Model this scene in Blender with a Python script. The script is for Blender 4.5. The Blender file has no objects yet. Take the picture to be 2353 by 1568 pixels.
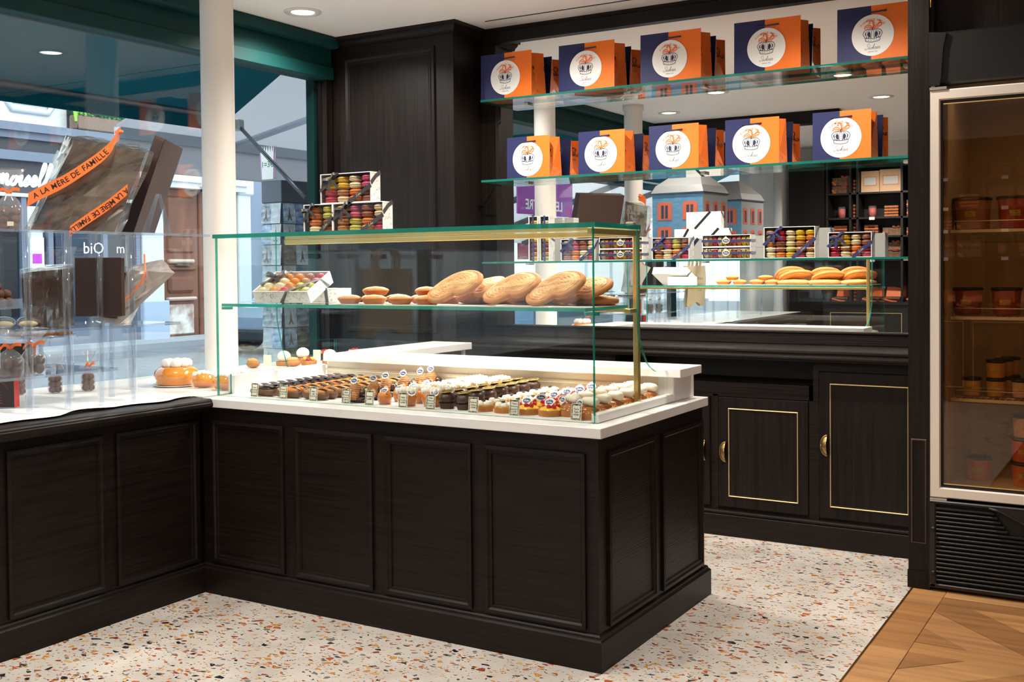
import bpy, bmesh, math, random
from mathutils import Vector, Matrix
random.seed(7)
S=bpy.context.scene; COL=S.collection
R=math.radians; PI=math.pi
# ---------------------------------------------------------------- camera, world, exposure
F,PX,PY=2480.6,1176.5,668.9
yaw,pit,rol=R(31.07),R(-1.24),R(-0.53)
fw=Vector((-math.sin(yaw)*math.cos(pit),math.cos(yaw)*math.cos(pit),math.sin(pit)))
rt0=Vector((math.cos(yaw),math.sin(yaw),0)); up0=rt0.cross(fw)
rt=math.cos(rol)*rt0+math.sin(rol)*up0; up=-math.sin(rol)*rt0+math.cos(rol)*up0
cd=bpy.data.cameras.new('camera'); cam=bpy.data.objects.new('camera',cd); COL.objects.link(cam)
cam.matrix_world=Matrix(((rt.x,up.x,-fw.x,1.5264),(rt.y,up.y,-fw.y,-3.0662),(rt.z,up.z,-fw.z,1.3),(0,0,0,1)))
cd.sensor_fit='HORIZONTAL'; cd.sensor_width=36; cd.lens=F*36/2353
cd.shift_x=0; cd.shift_y=-(784-PY)/2353; cd.clip_start=.05; cd.clip_end=200
S.camera=cam
S.view_settings.view_transform='Standard'; S.view_settings.look='None'; S.view_settings.gamma=1
S.view_settings.use_curve_mapping=False; S.view_settings.exposure=0.45
W=bpy.data.worlds.new('overcast_sky'); S.world=W; W.use_nodes=True
_bg=W.node_tree.nodes['Background']; _bg.inputs[0].default_value=(.91,.955,1.0,1); _bg.inputs[1].default_value=2.9
cy=S.cycles; cy.max_bounces=14; cy.diffuse_bounces=4; cy.glossy_bounces=6; cy.transmission_bounces=8
cy.transparent_max_bounces=40; cy.caustics_reflective=True; cy.blur_glossy=1.0; cy.caustics_refractive=False
cy.sample_clamp_indirect=4; cy.use_denoising=True
LAMP=(1,.93,.84)
# ceiling lamps: x, y, watts (rings and lenses are built further down); the rear one is added to brighten the shelving
LAMPS=[(-2.39,1.307,70),(-2.25,-1.463,60),(-.456,-.395,72),(-.446,-1.60,18),(-1.496,-.62,80),(.95,-.4,16),(.95,-1.7,16),(.2,1.2,115),(-1.1,1.25,130),(-1.0,-3.9,170),(.3,-3.6,70),(2.4,.3,16)]
for i,(x,y,w) in enumerate(LAMPS):
    l=bpy.data.lights.new('downlight_lamp','SPOT'); l.energy=w; l.color=LAMP; l.spot_size=R(152); l.spot_blend=.55; l.shadow_soft_size=.032
    o=bpy.data.objects.new('downlight_lamp',l); COL.objects.link(o); o.location=(x,y,2.664)
# ---------------------------------------------------------------- helpers
def lin(c):
    return tuple((v/255/12.92 if v/255<=.04045 else ((v/255+.055)/1.055)**2.4) for v in c)
_m={}
def mat(name,rgb,rough=.5,metal=0,spec=.5,**k):
    if name in _m: return _m[name]
    m=bpy.data.materials.new(name); m.use_nodes=True; _m[name]=m
    nt=m.node_tree; N=nt.nodes; L=nt.links; b=N['Principled BSDF']
    c=lin(rgb)+(1,)
    b.inputs['Base Color'].default_value=c; b.inputs['Roughness'].default_value=rough
    b.inputs['Metallic'].default_value=metal; b.inputs['Specular IOR Level'].default_value=spec
    for kk,sk in (('coat','Coat Weight'),('sss','Subsurface Weight'),('sheen','Sheen Weight'),('trans','Transmission Weight')):
        if kk in k: b.inputs[sk].default_value=k[kk]
    if 'coat' in k: b.inputs['Coat Roughness'].default_value=k.get('coat_r',.08)
    if 'sss' in k: b.inputs['Subsurface Radius'].default_value=(.01,.006,.004)
    if 'emit' in k:
        b.inputs['Emission Color'].default_value=lin(k.get('ecol',rgb))+(1,); b.inputs['Emission Strength'].default_value=k['emit']
    tc=None
    def coords(scale):
        nonlocal tc
        if tc is None: tc=N.new('ShaderNodeTexCoord')
        mp=N.new('ShaderNodeMapping'); mp.inputs['Scale'].default_value=scale if isinstance(scale,tuple) else (scale,)*3
        L.new(tc.outputs['Object'],mp.inputs[0]); return mp.outputs[0]
    if 'var' in k:            # var=(rgb2, scale, contrast)
        rgb2,sc,con=k['var']; n=N.new('ShaderNodeTexNoise'); n.inputs['Scale'].default_value=1; n.inputs['Detail'].default_value=k.get('det',5)
        L.new(coords(sc),n.inputs['Vector'])
        r=N.new('ShaderNodeValToRGB'); r.color_ramp.elements[0].position=.5-con/2; r.color_ramp.elements[1].position=.5+con/2
        r.color_ramp.elements[0].color=c; r.color_ramp.elements[1].color=lin(rgb2)+(1,)
        L.new(n.outputs[0],r.inputs[0]); L.new(r.outputs[0],b.inputs['Base Color'])
    if 'bump' in k:           # bump=(scale,strength,dist)
        sc,st,di=k['bump']; n=N.new('ShaderNodeTexNoise'); n.inputs['Scale'].default_value=1; n.inputs['Detail'].default_value=k.get('bdet',4)
        L.new(coords(sc),n.inputs['Vector']); bm=N.new('ShaderNodeBump'); bm.inputs['Strength'].default_value=st; bm.inputs['Distance'].default_value=di
        L.new(n.outputs[0],bm.inputs['Height']); L.new(bm.outputs[0],b.inputs['Normal'])
    return m
def glass(name,tint=(255,255,255),ior=1.45,f0=.04,rough=0.0,edge=None,milk=0):
    # thin clear sheet: light passes straight through tinted, the surface reflects by the Fresnel law
    if name in _m: return _m[name]
    m=bpy.data.materials.new(name); m.use_nodes=True; _m[name]=m
    N=m.node_tree.nodes; L=m.node_tree.links; N.remove(N['Principled BSDF']); out=N['Material Output']
    t=N.new('ShaderNodeBsdfTransparent'); t.inputs[0].default_value=lin(tint)+(1,)
    g=N.new('ShaderNodeBsdfGlossy'); g.inputs['Roughness'].default_value=rough; g.inputs[0].default_value=(1,1,1,1)
    ge=N.new('ShaderNodeNewGeometry'); dt=N.new('ShaderNodeVectorMath'); dt.operation='DOT_PRODUCT'; L.new(ge.outputs['Normal'],dt.inputs[0]); L.new(ge.outputs['Incoming'],dt.inputs[1])
    def mth(op,a,b):
        q=N.new('ShaderNodeMath'); q.operation=op
        for i,v in enumerate((a,b)):
            if v is None: continue
            if isinstance(v,(int,float)): q.inputs[i].default_value=v
            else: L.new(v,q.inputs[i])
        return q.outputs[0]
    f0=((ior-1)/(ior+1))**2
    c=mth('ABSOLUTE',dt.outputs['Value'],None); c=mth('SUBTRACT',1.0,c); c=mth('POWER',c,5.0); c=mth('MULTIPLY',c,1-f0); fr_=mth('ADD',c,f0)
    mx=N.new('ShaderNodeMixShader'); L.new(fr_,mx.inputs[0]); L.new(t.outputs[0],mx.inputs[1]); L.new(g.outputs[0],mx.inputs[2])
    last=mx
    if milk:
        d=N.new('ShaderNodeBsdfDiffuse'); d.inputs[0].default_value=lin(edge or (255,255,255))+(1,)
        m2=N.new('ShaderNodeMixShader'); m2.inputs[0].default_value=milk; L.new(last.outputs[0],m2.inputs[1]); L.new(d.outputs[0],m2.inputs[2]); last=m2
    L.new(last.outputs[0],out.inputs[0]); return m
def canvas(name,rgb,tr=.5):
    # sun-lit awning cloth: part of the daylight comes through
    m=mat(name,rgb,.8); N=m.node_tree.nodes; L=m.node_tree.links; b=N['Principled BSDF']
    t=N.new('ShaderNodeBsdfTranslucent'); t.inputs[0].default_value=lin(rgb)+(1,); x=N.new('ShaderNodeMixShader'); x.inputs[0].default_value=tr
    L.new(b.outputs[0],x.inputs[1]); L.new(t.outputs[0],x.inputs[2]); L.new(x.outputs[0],N['Material Output'].inputs[0]); return m
def clear(name,rgb=(255,255,255),ior=1.49):
    m=bpy.data.materials.new(name); m.use_nodes=True; N=m.node_tree.nodes; N.remove(N['Principled BSDF'])
    g=N.new('ShaderNodeBsdfGlass'); g.inputs['IOR'].default_value=ior; g.inputs['Roughness'].default_value=0; g.inputs[0].default_value=lin(rgb)+(1,)
    m.node_tree.links.new(g.outputs[0],N['Material Output'].inputs[0]); return m
class MB:
    def __init__(s): s.v=[];s.f=[];s.mi=[];s.sm=[]
    def add(s,vs,fs,mi=0,sm=False,M=None):
        o=len(s.v)
        s.v+= [tuple(M@Vector(v)) for v in vs] if M is not None else [tuple(v) for v in vs]
        s.f+=[tuple(i+o for i in f) for f in fs]; s.mi+=[mi]*len(fs); s.sm+=[sm]*len(fs); return s
    def box(s,x0,x1,y0,y1,z0,z1,mi=0,c=0,M=None):
        if c<=0:
            vs=[(x,y,z) for z in (z0,z1) for y in (y0,y1) for x in (x0,x1)]
            return s.add(vs,[(0,2,3,1),(4,5,7,6),(0,1,5,4),(2,6,7,3),(0,4,6,2),(1,3,7,5)],mi,M=M)
        c=min(c,(x1-x0)/2.01,(y1-y0)/2.01,(z1-z0)/2.01)
        bm=bmesh.new(); bmesh.ops.create_cube(bm,size=1)
        for v in bm.verts: v.co=((x0+x1)/2+v.co.x*(x1-x0),(y0+y1)/2+v.co.y*(y1-y0),(z0+z1)/2+v.co.z*(z1-z0))
        bmesh.ops.bevel(bm,geom=bm.edges[:],offset=c,segments=1,affect='EDGES',profile=.5)
        bm.verts.index_update(); vs=[v.co.copy() for v in bm.verts]; fs=[tuple(v.index for v in f.verts) for f in bm.faces]; bm.free()
        return s.add(vs,fs,mi,M=M)
    def lathe(s,prof,n=16,mi=0,M=None,sm=True,sx=1,sy=1,cap=True,wob=None):
        vs=[];fs=[];k=len(prof)
        for i in range(n):
            a=2*PI*i/n
            for (r,z) in prof:
                rr=r*(wob(a,z) if wob else 1); vs.append((rr*math.cos(a)*sx,rr*math.sin(a)*sy,z))
        for i in range(n):
            j=(i+1)%n
            for q in range(k-1): fs.append((i*k+q,j*k+q,j*k+q+1,i*k+q+1))
        if cap:
            if prof[0][0]>1e-6: fs.append(tuple(i*k for i in range(n))[::-1])
            if prof[-1][0]>1e-6: fs.append(tuple(i*k+k-1 for i in range(n)))
        return s.add(vs,fs,mi,sm,M)
    def ball(s,c,r,n=12,m=8,mi=0,sc=(1,1,1),M=None,j=0):
        vs=[];fs=[]
        for i in range(m+1):
            t=PI*i/m
            for q in range(n):
                a=2*PI*q/n; k=1+(random.uniform(-j,j) if j else 0)
                vs.append((c[0]+r*k*sc[0]*math.sin(t)*math.cos(a),c[1]+r*k*sc[1]*math.sin(t)*math.sin(a),c[2]-r*k*sc[2]*math.cos(t)))
        for i in range(m):
            for q in range(n):
                w=(q+1)%n; fs.append((i*n+q,i*n+w,(i+1)*n+w,(i+1)*n+q))
        return s.add(vs,fs,mi,True,M)
    def prism(s,poly,d0,d1,axis='z',mi=0,M=None,side=None):
        n=len(poly)
        def P(a,b,d): return {'z':(a,b,d),'y':(a,d,b),'x':(d,a,b)}[axis]
        vs=[P(a,b,d0) for a,b in poly]+[P(a,b,d1) for a,b in poly]
        s.add(vs,[tuple(range(n))[::-1],tuple(range(n,2*n))],mi,M=M)
        return s.add(vs,[(i,(i+1)%n,n+(i+1)%n,n+i) for i in range(n)],mi if side is None else side,M=M)
    def tube(s,pts,r,n=8,mi=0,closed=False,M=None,rads=None,flat=None):
        P=[Vector(p) for p in pts]; k=len(P); vs=[];fs=[]; ref=Vector((0,0,1))
        for i,p in enumerate(P):
            a=P[i-1] if (i or closed) else P[0]; b=P[(i+1)%k] if (i<k-1 or closed) else P[-1]
            t=(b-a).normalized(); u=t.cross(ref)
            if u.length<1e-3: u=t.cross(Vector((1,0,0)))
            u.normalize(); w=u.cross(t); rr=rads[i] if rads else r
            for q in range(n):
                g=2*PI*q/n; vs.append(p+u*(rr*math.cos(g))+w*(rr*math.sin(g)*(flat or 1)))
        for i in range(k if closed else k-1):
            j=(i+1)%k
            for q in range(n): fs.append((i*n+q,i*n+(q+1)%n,j*n+(q+1)%n,j*n+q))
        if not closed: fs+=[tuple(range(n))[::-1],tuple(range((k-1)*n,k*n))]
        return s.add(vs,fs,mi,True,M)
    def ring(s,O,U,V,N,w,h,prof,mi=0,fill=True,back=False):
        # profile (inset,out) swept round a rectangle w x h from corner O along U,V; N outward
        O,U,V,N=map(Vector,(O,U,V,N)); vs=[];fs=[]; k=len(prof)
        for i,o in prof:
            for a,b in ((i,i),(w-i,i),(w-i,h-i),(i,h-i)): vs.append(O+U*a+V*b+N*o)
        for q in range(k-1):
            for c in range(4):
                d=(c+1)%4; fs.append((q*4+c,q*4+d,(q+1)*4+d,(q+1)*4+c))
        if fill: fs.append(tuple(range((k-1)*4,k*4)))
        return s.add(vs,fs,mi)
    def ribbon(s,pts,wid,N,mi=0,th=.0008,M=None):
        # flat band following 3-D points; wid= half width, N = list of (or one) sideways vectors
        P=[Vector(p) for p in pts]; vs=[];fs=[]
        for i,p in enumerate(P):
            n=Vector(N[i] if isinstance(N,list) else N).normalized()
            t=((P[min(i+1,len(P)-1)])-(P[max(i-1,0)])).normalized(); o=t.cross(n).normalized()*th
            vs+=[p-n*wid-o,p+n*wid-o,p+n*wid+o,p-n*wid+o]
        for i in range(len(P)-1):
            a=i*4;b=a+4
            for q in range(4): fs.append((a+q,a+(q+1)%4,b+(q+1)%4,b+q))
        fs+=[(3,2,1,0),tuple(len(vs)-4+q for q in range(4))]
        return s.add(vs,fs,mi,False,M)
    def stroke(s,pts,w,mi=0,z=0,M=None):
        # 2-D pen stroke in the x,y plane (flat print)
        P=[Vector((p[0],p[1],0)) for p in pts]; vs=[];fs=[]
        for i,p in enumerate(P):
            t=(P[min(i+1,len(P)-1)]-P[max(i-1,0)])
            if t.length<1e-9: t=Vector((1,0,0))
            t.normalize(); n=Vector((-t.y,t.x,0)); ww=(w[i] if isinstance(w,list) else w)/2
            vs+=[(p.x+n.x*ww,p.y+n.y*ww,z),(p.x-n.x*ww,p.y-n.y*ww,z)]
        for i in range(len(P)-1): a=2*i; fs.append((a+1,a+3,a+2,a))
        return s.add(vs,fs,mi,False,M)
    def flat(s): s.sm=[False]*len(s.sm); return s
    def mesh(s,name,mats):
        me=bpy.data.meshes.new(name); me.from_pydata(s.v,[],s.f); 
        for m in (mats if isinstance(mats,(list,tuple)) else [mats]): me.materials.append(m)
        me.polygons.foreach_set('material_index',s.mi); me.polygons.foreach_set('use_smooth',s.sm); me.update()
        return me
def link(name,me,parent=None,loc=(0,0,0),rot=(0,0,0),sc=None):
    o=bpy.data.objects.new(name,me); COL.objects.link(o); o.location=loc; o.rotation_euler=rot
    if sc: o.scale=sc if isinstance(sc,tuple) else (sc,)*3
    if parent: o.parent=parent
    return o
def obj(name,mb,mats,parent=None,loc=(0,0,0),rot=(0,0,0),fix=True):
    me=mb.mesh(name,mats)
    if fix:
        bm=bmesh.new(); bm.from_mesh(me); bmesh.ops.recalc_face_normals(bm,faces=bm.faces[:]); bm.to_mesh(me); bm.free()
    return link(name,me,parent,loc,rot)
def tag(o,label,cat,group=None):
    o['label']=label; o['category']=cat
    if group: o['group']=group
    return o
def thing(name,label,cat,loc=(0,0,0),rz=0,group=None):
    return tag(link(name,None,None,loc,(0,0,rz)),label,cat,group)
def struct(name,mb,mats,parent=None,**k):
    o=obj(name,mb,mats,parent,**k)
    if parent is None: o['kind']='structure'
    return o
def stuff(o): o['kind']='stuff'; return o
KIDS={}
def dup(root,loc,rz=0,label=None,group=None,rot=None,sc=None):
    def cp(o,p):
        c=o.copy(); COL.objects.link(c)
        if p: c.parent=p
        for ch in [k for k in o.children]: cp(ch,c)
        return c
    r=cp(root,None); r.location=loc; r.rotation_euler=rot or (0,0,rz)
    if sc: r.scale=sc if isinstance(sc,tuple) else (sc,)*3
    if label: r['label']=label
    if group: r['group']=group
    return r
_txt={}
def text(s,size=1.0,shear=0,bold=0,align='CENTER'):
    k=(s,shear,bold,align)
    if k not in _txt:
        c=bpy.data.curves.new('lettering','FONT'); c.body=s; c.size=1; c.shear=shear; c.align_x=align; c.align_y='CENTER'; c.offset=bold; c.resolution_u=2
        o=bpy.data.objects.new('lettering',c); COL.objects.link(o)
        me=bpy.data.meshes.new_from_object(o); bpy.data.objects.remove(o); bpy.data.curves.remove(c); _txt[k]=me
    return _txt[k]
def lettering(s,m,size,loc,rot,parent,shear=0,bold=0,align='CENTER',name='lettering',sx=1):
    me=text(s,1,shear,bold,align).copy(); me.materials.clear(); me.materials.append(m)
    return link(name,me,parent,loc,rot,(size*sx,size,size))
def addtext(mb,s,size,M,mi=0,shear=0,bold=0,sx=1):
    me=text(s,1,shear,bold); mb.add([(v.co.x*size*sx,v.co.y*size,0) for v in me.vertices],[tuple(p.vertices) for p in me.polygons],mi,M=M)
ORD='first second third fourth fifth sixth seventh eighth ninth tenth eleventh twelfth thirteenth fourteenth'.split()
def crom(ps,n=6):
    P=[Vector((*p,0)) if len(p)==2 else Vector(p) for p in ps]; out=[]
    for i in range(len(P)-1):
        a,b,c,d=P[max(i-1,0)],P[i],P[i+1],P[min(i+2,len(P)-1)]
        for q in range(n):
            t=q/n; out.append(.5*((2*b)+(c-a)*t+(2*a-5*b+4*c-d)*t*t+(3*b-a-3*c+d)*t**3))
    out.append(P[-1]); return out
# cursive pen strokes (unit height) for the hand-lettered names
CUR={'S':([(.62,.86),(.58,1.02),(.40,1.06),(.24,.90),(.28,.70),(.46,.50),(.50,.26),(.36,.04),(.12,-.02),(-.04,.12),(.04,.26),(.18,.20)],.62),
 't':([(0,.02),(.15,.35),(.22,.8),(.15,.2),(.22,.02),(.35,.12)],.36),'o':([(0,.1),(.15,.38),(.05,.2),(.1,.02),(.25,.05),(.3,.25),(.2,.4),(.25,.34),(.42,.34)],.42),
 'h':([(0,.1),(.2,.6),(.27,.95),(.2,.95),(.1,.4),(.08,.0),(.12,.25),(.25,.4),(.3,.3),(.28,.05),(.36,.0),(.46,.12)],.46),
 'r':([(0,.1),(.08,.34),(.10,.46),(.16,.38),(.26,.38),(.20,.22),(.20,.04),(.26,.0),(.36,.12)],.36),'e':([(0,.1),(.2,.22),(.25,.36),(.15,.42),(.06,.2),(.12,.02),(.25,.03),(.36,.14)],.36),
 'm':([(0,.2),(.1,.42),(.08,.0),(.12,.3),(.25,.42),(.26,.0),(.3,.3),(.42,.42),(.45,.05),(.55,.02),(.62,.15)],.62),
 'i':([(0,.1),(.12,.42),(.1,.05),(.18,.0),(.28,.12)],.28),'s':([(0,.1),(.18,.42),(.24,.15),(.12,.0),(.02,.06),(.3,.1)],.32),
 'l':([(0,.1),(.2,.6),(.25,.95),(.15,.98),(.1,.5),(.12,.05),(.22,.0),(.32,.12)],.32)}
def script(mb,s,size,M,w=.07,mi=0,slant=.25):
    x=0
    for ch in s:
        p,ad=CUR[ch]; pts=[((x+a+slant*b)*size,b*size) for a,b in p]
        mb.stroke(crom(pts,5),w*size,mi,0,M)
        if ch=='i': mb.stroke([((x+.2)*size,.62*size),((x+.28)*size,.66*size)],.1*size,mi,0,M)
        x+=ad*.95
    return x*size
def T(x=0,y=0,z=0): return Matrix.Translation((x,y,z))
def RX(a): return Matrix.Rotation(R(a),4,'X')
def RY(a): return Matrix.Rotation(R(a),4,'Y')
def RZ(a): return Matrix.Rotation(R(a),4,'Z')
FRONT=RX(90)          # print plane -> faces -y
# ---------------------------------------------------------------- materials
WOOD=mat('dark_oak',(16,11,9),.42,0,.22,var=((33,24,20),(3,3,110),.45),bump=((4,4,220),.45,.002))
WOODV=mat('dark_oak_upright',(16,11,9),.42,0,.22,var=((32,25,22),(90,90,2.5),.45),bump=((180,180,4),.4,.002))
BRASS=mat('brass',(200,160,82),.28,1); AGED=mat('aged_brass',(196,164,112),.38,1,var=((140,110,70),60,.6))
SATIN=mat('champagne_brass',(206,184,120),.35,.9)
MARB=mat('white_stone',(238,236,233),.28,0,.5,var=((226,224,222),(3,3,9),.35))
WHITE=mat('white_paint',(232,228,222),.55); CEIL=mat('ceiling_paint',(244,240,236),.7)
STEEL=mat('brushed_steel',(205,200,190),.32,.85); CREAM=mat('steel_warm_tint',(232,222,200),.4,.1)  # the cream tone puts warm light into the colour of plain steel
GEDGE=glass('glass_edge',(110,205,190),1.5,edge=(60,160,146),milk=.5); GL=glass('clear_glass',(252,254,253),1.38)
GEDGED=glass('glass_edge_deep',(90,190,172),1.5,edge=(40,134,120),milk=.5)
WGL=glass('window_glass',(240,246,246),1.68); ACR=glass('acrylic',(250,252,253),1.45,edge=(235,240,248),milk=.0)
ACRR=glass('acrylic_rod',(246,249,252),1.75)
ACRE=glass('acrylic_edge',(225,232,240),1.5,edge=(225,232,242),milk=.12)
FILM=glass('clear_film',(250,250,250),1.3)
MIRR=mat('mirror_silver',(236,236,234),.0,1)
PAPER=mat('white_card',(240,239,236),.6); BLACK=mat('black_plastic',(14,13,13),.4); INK=mat('black_ink',(20,18,18),.6)
NAVY=mat('navy_paper',(40,44,88),.5,0,.25); ORANGE=mat('orange_paper',(240,118,40),.5,0,.25); ORINK=mat('orange_ink',(238,118,52),.6); NAVINK=mat('navy_ink',(34,38,68),.6)
TEAL=mat('teal_paint',(7,58,57),.6,0,.25); CHOCO=mat('chocolate',(50,28,20),.3,coat=.2); 
# terrazzo
def terrazzo():
    m=bpy.data.materials.new('terrazzo'); m.use_nodes=True; nt=m.node_tree; N=nt.nodes; L=nt.links; b=N['Principled BSDF']
    b.inputs['Roughness'].default_value=.33
    tc=N.new('ShaderNodeTexCoord'); base=None
    n=N.new('ShaderNodeTexNoise'); n.inputs['Scale'].default_value=5; n.inputs['Detail'].default_value=8; L.new(tc.outputs['Object'],n.inputs['Vector'])
    r=N.new('ShaderNodeValToRGB'); r.color_ramp.elements[0].color=lin((200,193,184))+(1,); r.color_ramp.elements[1].color=lin((218,212,204))+(1,)
    r.color_ramp.elements[0].position=.35; r.color_ramp.elements[1].position=.65; L.new(n.outputs[0],r.inputs[0]); base=r.outputs[0]
    wn=N.new('ShaderNodeTexNoise'); wn.inputs['Scale'].default_value=38; wn.inputs['Detail'].default_value=1; L.new(tc.outputs['Object'],wn.inputs['Vector'])
    wm=N.new('ShaderNodeVectorMath'); wm.operation='SCALE'; wm.inputs['Scale'].default_value=.016; L.new(wn.outputs['Color'],wm.inputs[0])
    for sc,thr,pr,off,rotz in ((33,.09,.20,0,.3),(50,.10,.19,7.3,1.2),(92,.13,.17,3.1,2.2)):
        ad=N.new('ShaderNodeVectorMath'); ad.operation='ADD'; L.new(tc.outputs['Object'],ad.inputs[0]); L.new(wm.outputs[0],ad.inputs[1])
        mp=N.new('ShaderNodeMapping'); mp.inputs['Location'].default_value=(off,off,0); mp.inputs['Scale'].default_value=(sc,sc*1.5,1); mp.inputs['Rotation'].default_value=(0,0,rotz); L.new(ad.outputs[0],mp.inputs[0])
        ve=N.new('ShaderNodeTexVoronoi'); ve.voronoi_dimensions='2D'; ve.feature='DISTANCE_TO_EDGE'; ve.inputs['Scale'].default_value=1; L.new(mp.outputs[0],ve.inputs['Vector'])
        vc=N.new('ShaderNodeTexVoronoi'); vc.voronoi_dimensions='2D'; vc.inputs['Scale'].default_value=1; L.new(mp.outputs[0],vc.inputs['Vector'])
        sp=N.new('ShaderNodeSeparateColor'); L.new(vc.outputs['Color'],sp.inputs[0])
        ms=N.new('ShaderNodeMath'); ms.operation='MULTIPLY_ADD'; L.new(sp.outputs[2],ms.inputs[0]); ms.inputs[1].default_value=.22; ms.inputs[2].default_value=thr
        g=N.new('ShaderNodeMath'); g.operation='GREATER_THAN'; L.new(ve.outputs['Distance'],g.inputs[0]); L.new(ms.outputs[0],g.inputs[1])
        k=N.new('ShaderNodeMath'); k.operation='LESS_THAN'; L.new(sp.outputs[0],k.inputs[0]); k.inputs[1].default_value=pr
        a=N.new('ShaderNodeMath'); a.operation='MULTIPLY'; L.new(g.outputs[0],a.inputs[0]); L.new(k.outputs[0],a.inputs[1])
        cr=N.new('ShaderNodeValToRGB'); cr.color_ramp.interpolation='CONSTANT'; cs=[(160,84,48),(198,140,78),(60,64,66),(184,104,58),(212,170,108),(120,124,120),(34,36,40),(146,70,44),(205,150,70),(178,92,52)]
        el=cr.color_ramp.elements; el[0].position=0; el[0].color=lin(cs[0])+(1,); el[1].position=.1; el[1].color=lin(cs[1])+(1,)
        for i in range(2,10): e=el.new(i/10); e.color=lin(cs[i])+(1,)
        L.new(sp.outputs[1],cr.inputs[0])
        mx=N.new('ShaderNodeMix'); mx.data_type='RGBA'; L.new(a.outputs[0],mx.inputs[0]); L.new(base,mx.inputs[6]); L.new(cr.outputs[0],mx.inputs[7]); base=mx.outputs[2]
    L.new(base,b.inputs['Base Color']); return m
TERR=terrazzo()
# ================================================================ SETTING
H=2.67; YM=2.24
mb=MB().box(-2.78,.672,-5.2,2.4,-.1,0); mb.box(.672,4.2,1.6,2.4,-.1,0); fl=struct('floor',mb,TERR)
# oak parquet panels on the right: every plank a piece
OAKC=[(196,142,88),(184,130,80),(206,152,98),(174,122,76),(192,138,90),(166,116,72)]
OAK=[mat('oak_%d'%i,c,.42,0,.4,var=(tuple(int(v*.72) for v in c),(2,22,2),.5),bump=((5,60,5),.15,.002)) for i,c in enumerate(OAKC)]
pf=struct('floor',MB().box(.672,4.2,-5.2,1.6,-.1,-.012),mat('parquet_joint',(50,34,22),.8)); 
_pk={}
def plank(x0,x1,y0,y1,k,rz=0,cx=0,cyy=0,poly=None):
    mbp=MB()
    if poly: mbp.prism(poly,-.013,random.uniform(-.0012,0),'z')
    else: mbp.box(x0,x1,y0,y1,-.013,random.uniform(-.0012,0),0,.001)
    return obj('plank',mbp,OAK[k%6],pf)
def clip(poly,x0,x1,y0,y1):
    def half(P,ins,cut):
        out=[]
        for i in range(len(P)):
            a,b=P[i],P[(i+1)%len(P)]; ia,ib=ins(a),ins(b)
            if ia: out.append(a)
            if ia!=ib: out.append(cut(a,b))
        return out
    def cx(v): return lambda a,b:(v,a[1]+(b[1]-a[1])*(v-a[0])/(b[0]-a[0]))
    def cyv(v): return lambda a,b:(a[0]+(b[0]-a[0])*(v-a[1])/(b[1]-a[1]),v)
    for ins,cut in ((lambda p:p[0]>=x0,cx(x0)),(lambda p:p[0]<=x1,cx(x1)),(lambda p:p[1]>=y0,cyv(y0)),(lambda p:p[1]<=y1,cyv(y1))):
        poly=half(poly,ins,cut)
        if len(poly)<3: return None
    return poly
k=0; g=.0012
for y0,y1 in ((1.27,1.6),(.70,1.27),(.18,.70),(-.4,.18),(-1.1,-.4)):
    plank(.674,.80-g,y0+g,y1-g,k); k+=1
px=[.80,1.36,1.92,2.5]; py=[1.38,.80,.20,-.40,-1.0]
for j,yb in enumerate(py[:-1]):
    yt=yb; ybm=py[j+1]
    plank(.80,2.6,yt-.11+g,yt-g,k+j)                      # rail along the wall direction
    for i in range(3):
        x0,x1=px[i]+(0 if i==0 else .06),px[i+1]-.06
        if i<2: plank(px[i+1]-.06+g,px[i+1]+.06-g,ybm+g,yt-.11-g,k+i+3)
        # diagonal infill boards
        ang=R(45 if (i+j)%2 else -45); d=.15; c0=((x0+x1)/2,(ybm+yt-.11)/2)
        for q in range(-4,5):
            o=q*d; ux,uy=math.cos(ang),math.sin(ang); nx,ny=-uy,ux
            poly=[(c0[0]+ux*s*1+nx*(o+t*(d/2-.0012)),c0[1]+uy*s*1+ny*(o+t*(d/2-.0012))) for s,t in ((-1,-1),(1,-1),(1,1),(-1,1))]
            poly=clip(poly,x0+g,x1-g,ybm+g,yt-.11-g)
            if poly: plank(0,0,0,0,k+i+j*2+q,poly=poly)
plank(.80,2.6,1.38+g,1.6,2)
struct('trim_1',MB().box(.668,.674,-5,1.45,-.05,.0015),BRASS)
struct('ceiling',MB().box(-2.9,4.2,-5.3,2.4,H,H+.2),CEIL)
# air slot in the ceiling
struct('trim_2',MB().box(-1.70,3.0,2.022,2.030,H-.003,H+.001),BLACK)
struct('wall_back',MB().box(-1.9,.67,YM+.012,YM+.12,0,H).box(-2.8,-1.9,1.94,2.36,0,H).box(.67,4.2,2.24,2.36,0,H),WOODV)
struct('wall_right',MB().box(4.1,4.2,-5.3,2.4,0,H),mat('front_paint',(232,226,218),.7))
struct('wall_front',MB().box(-2.9,4.2,-5.3,-5.2,0,H),mat('front_paint',(232,226,218),.7))
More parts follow.
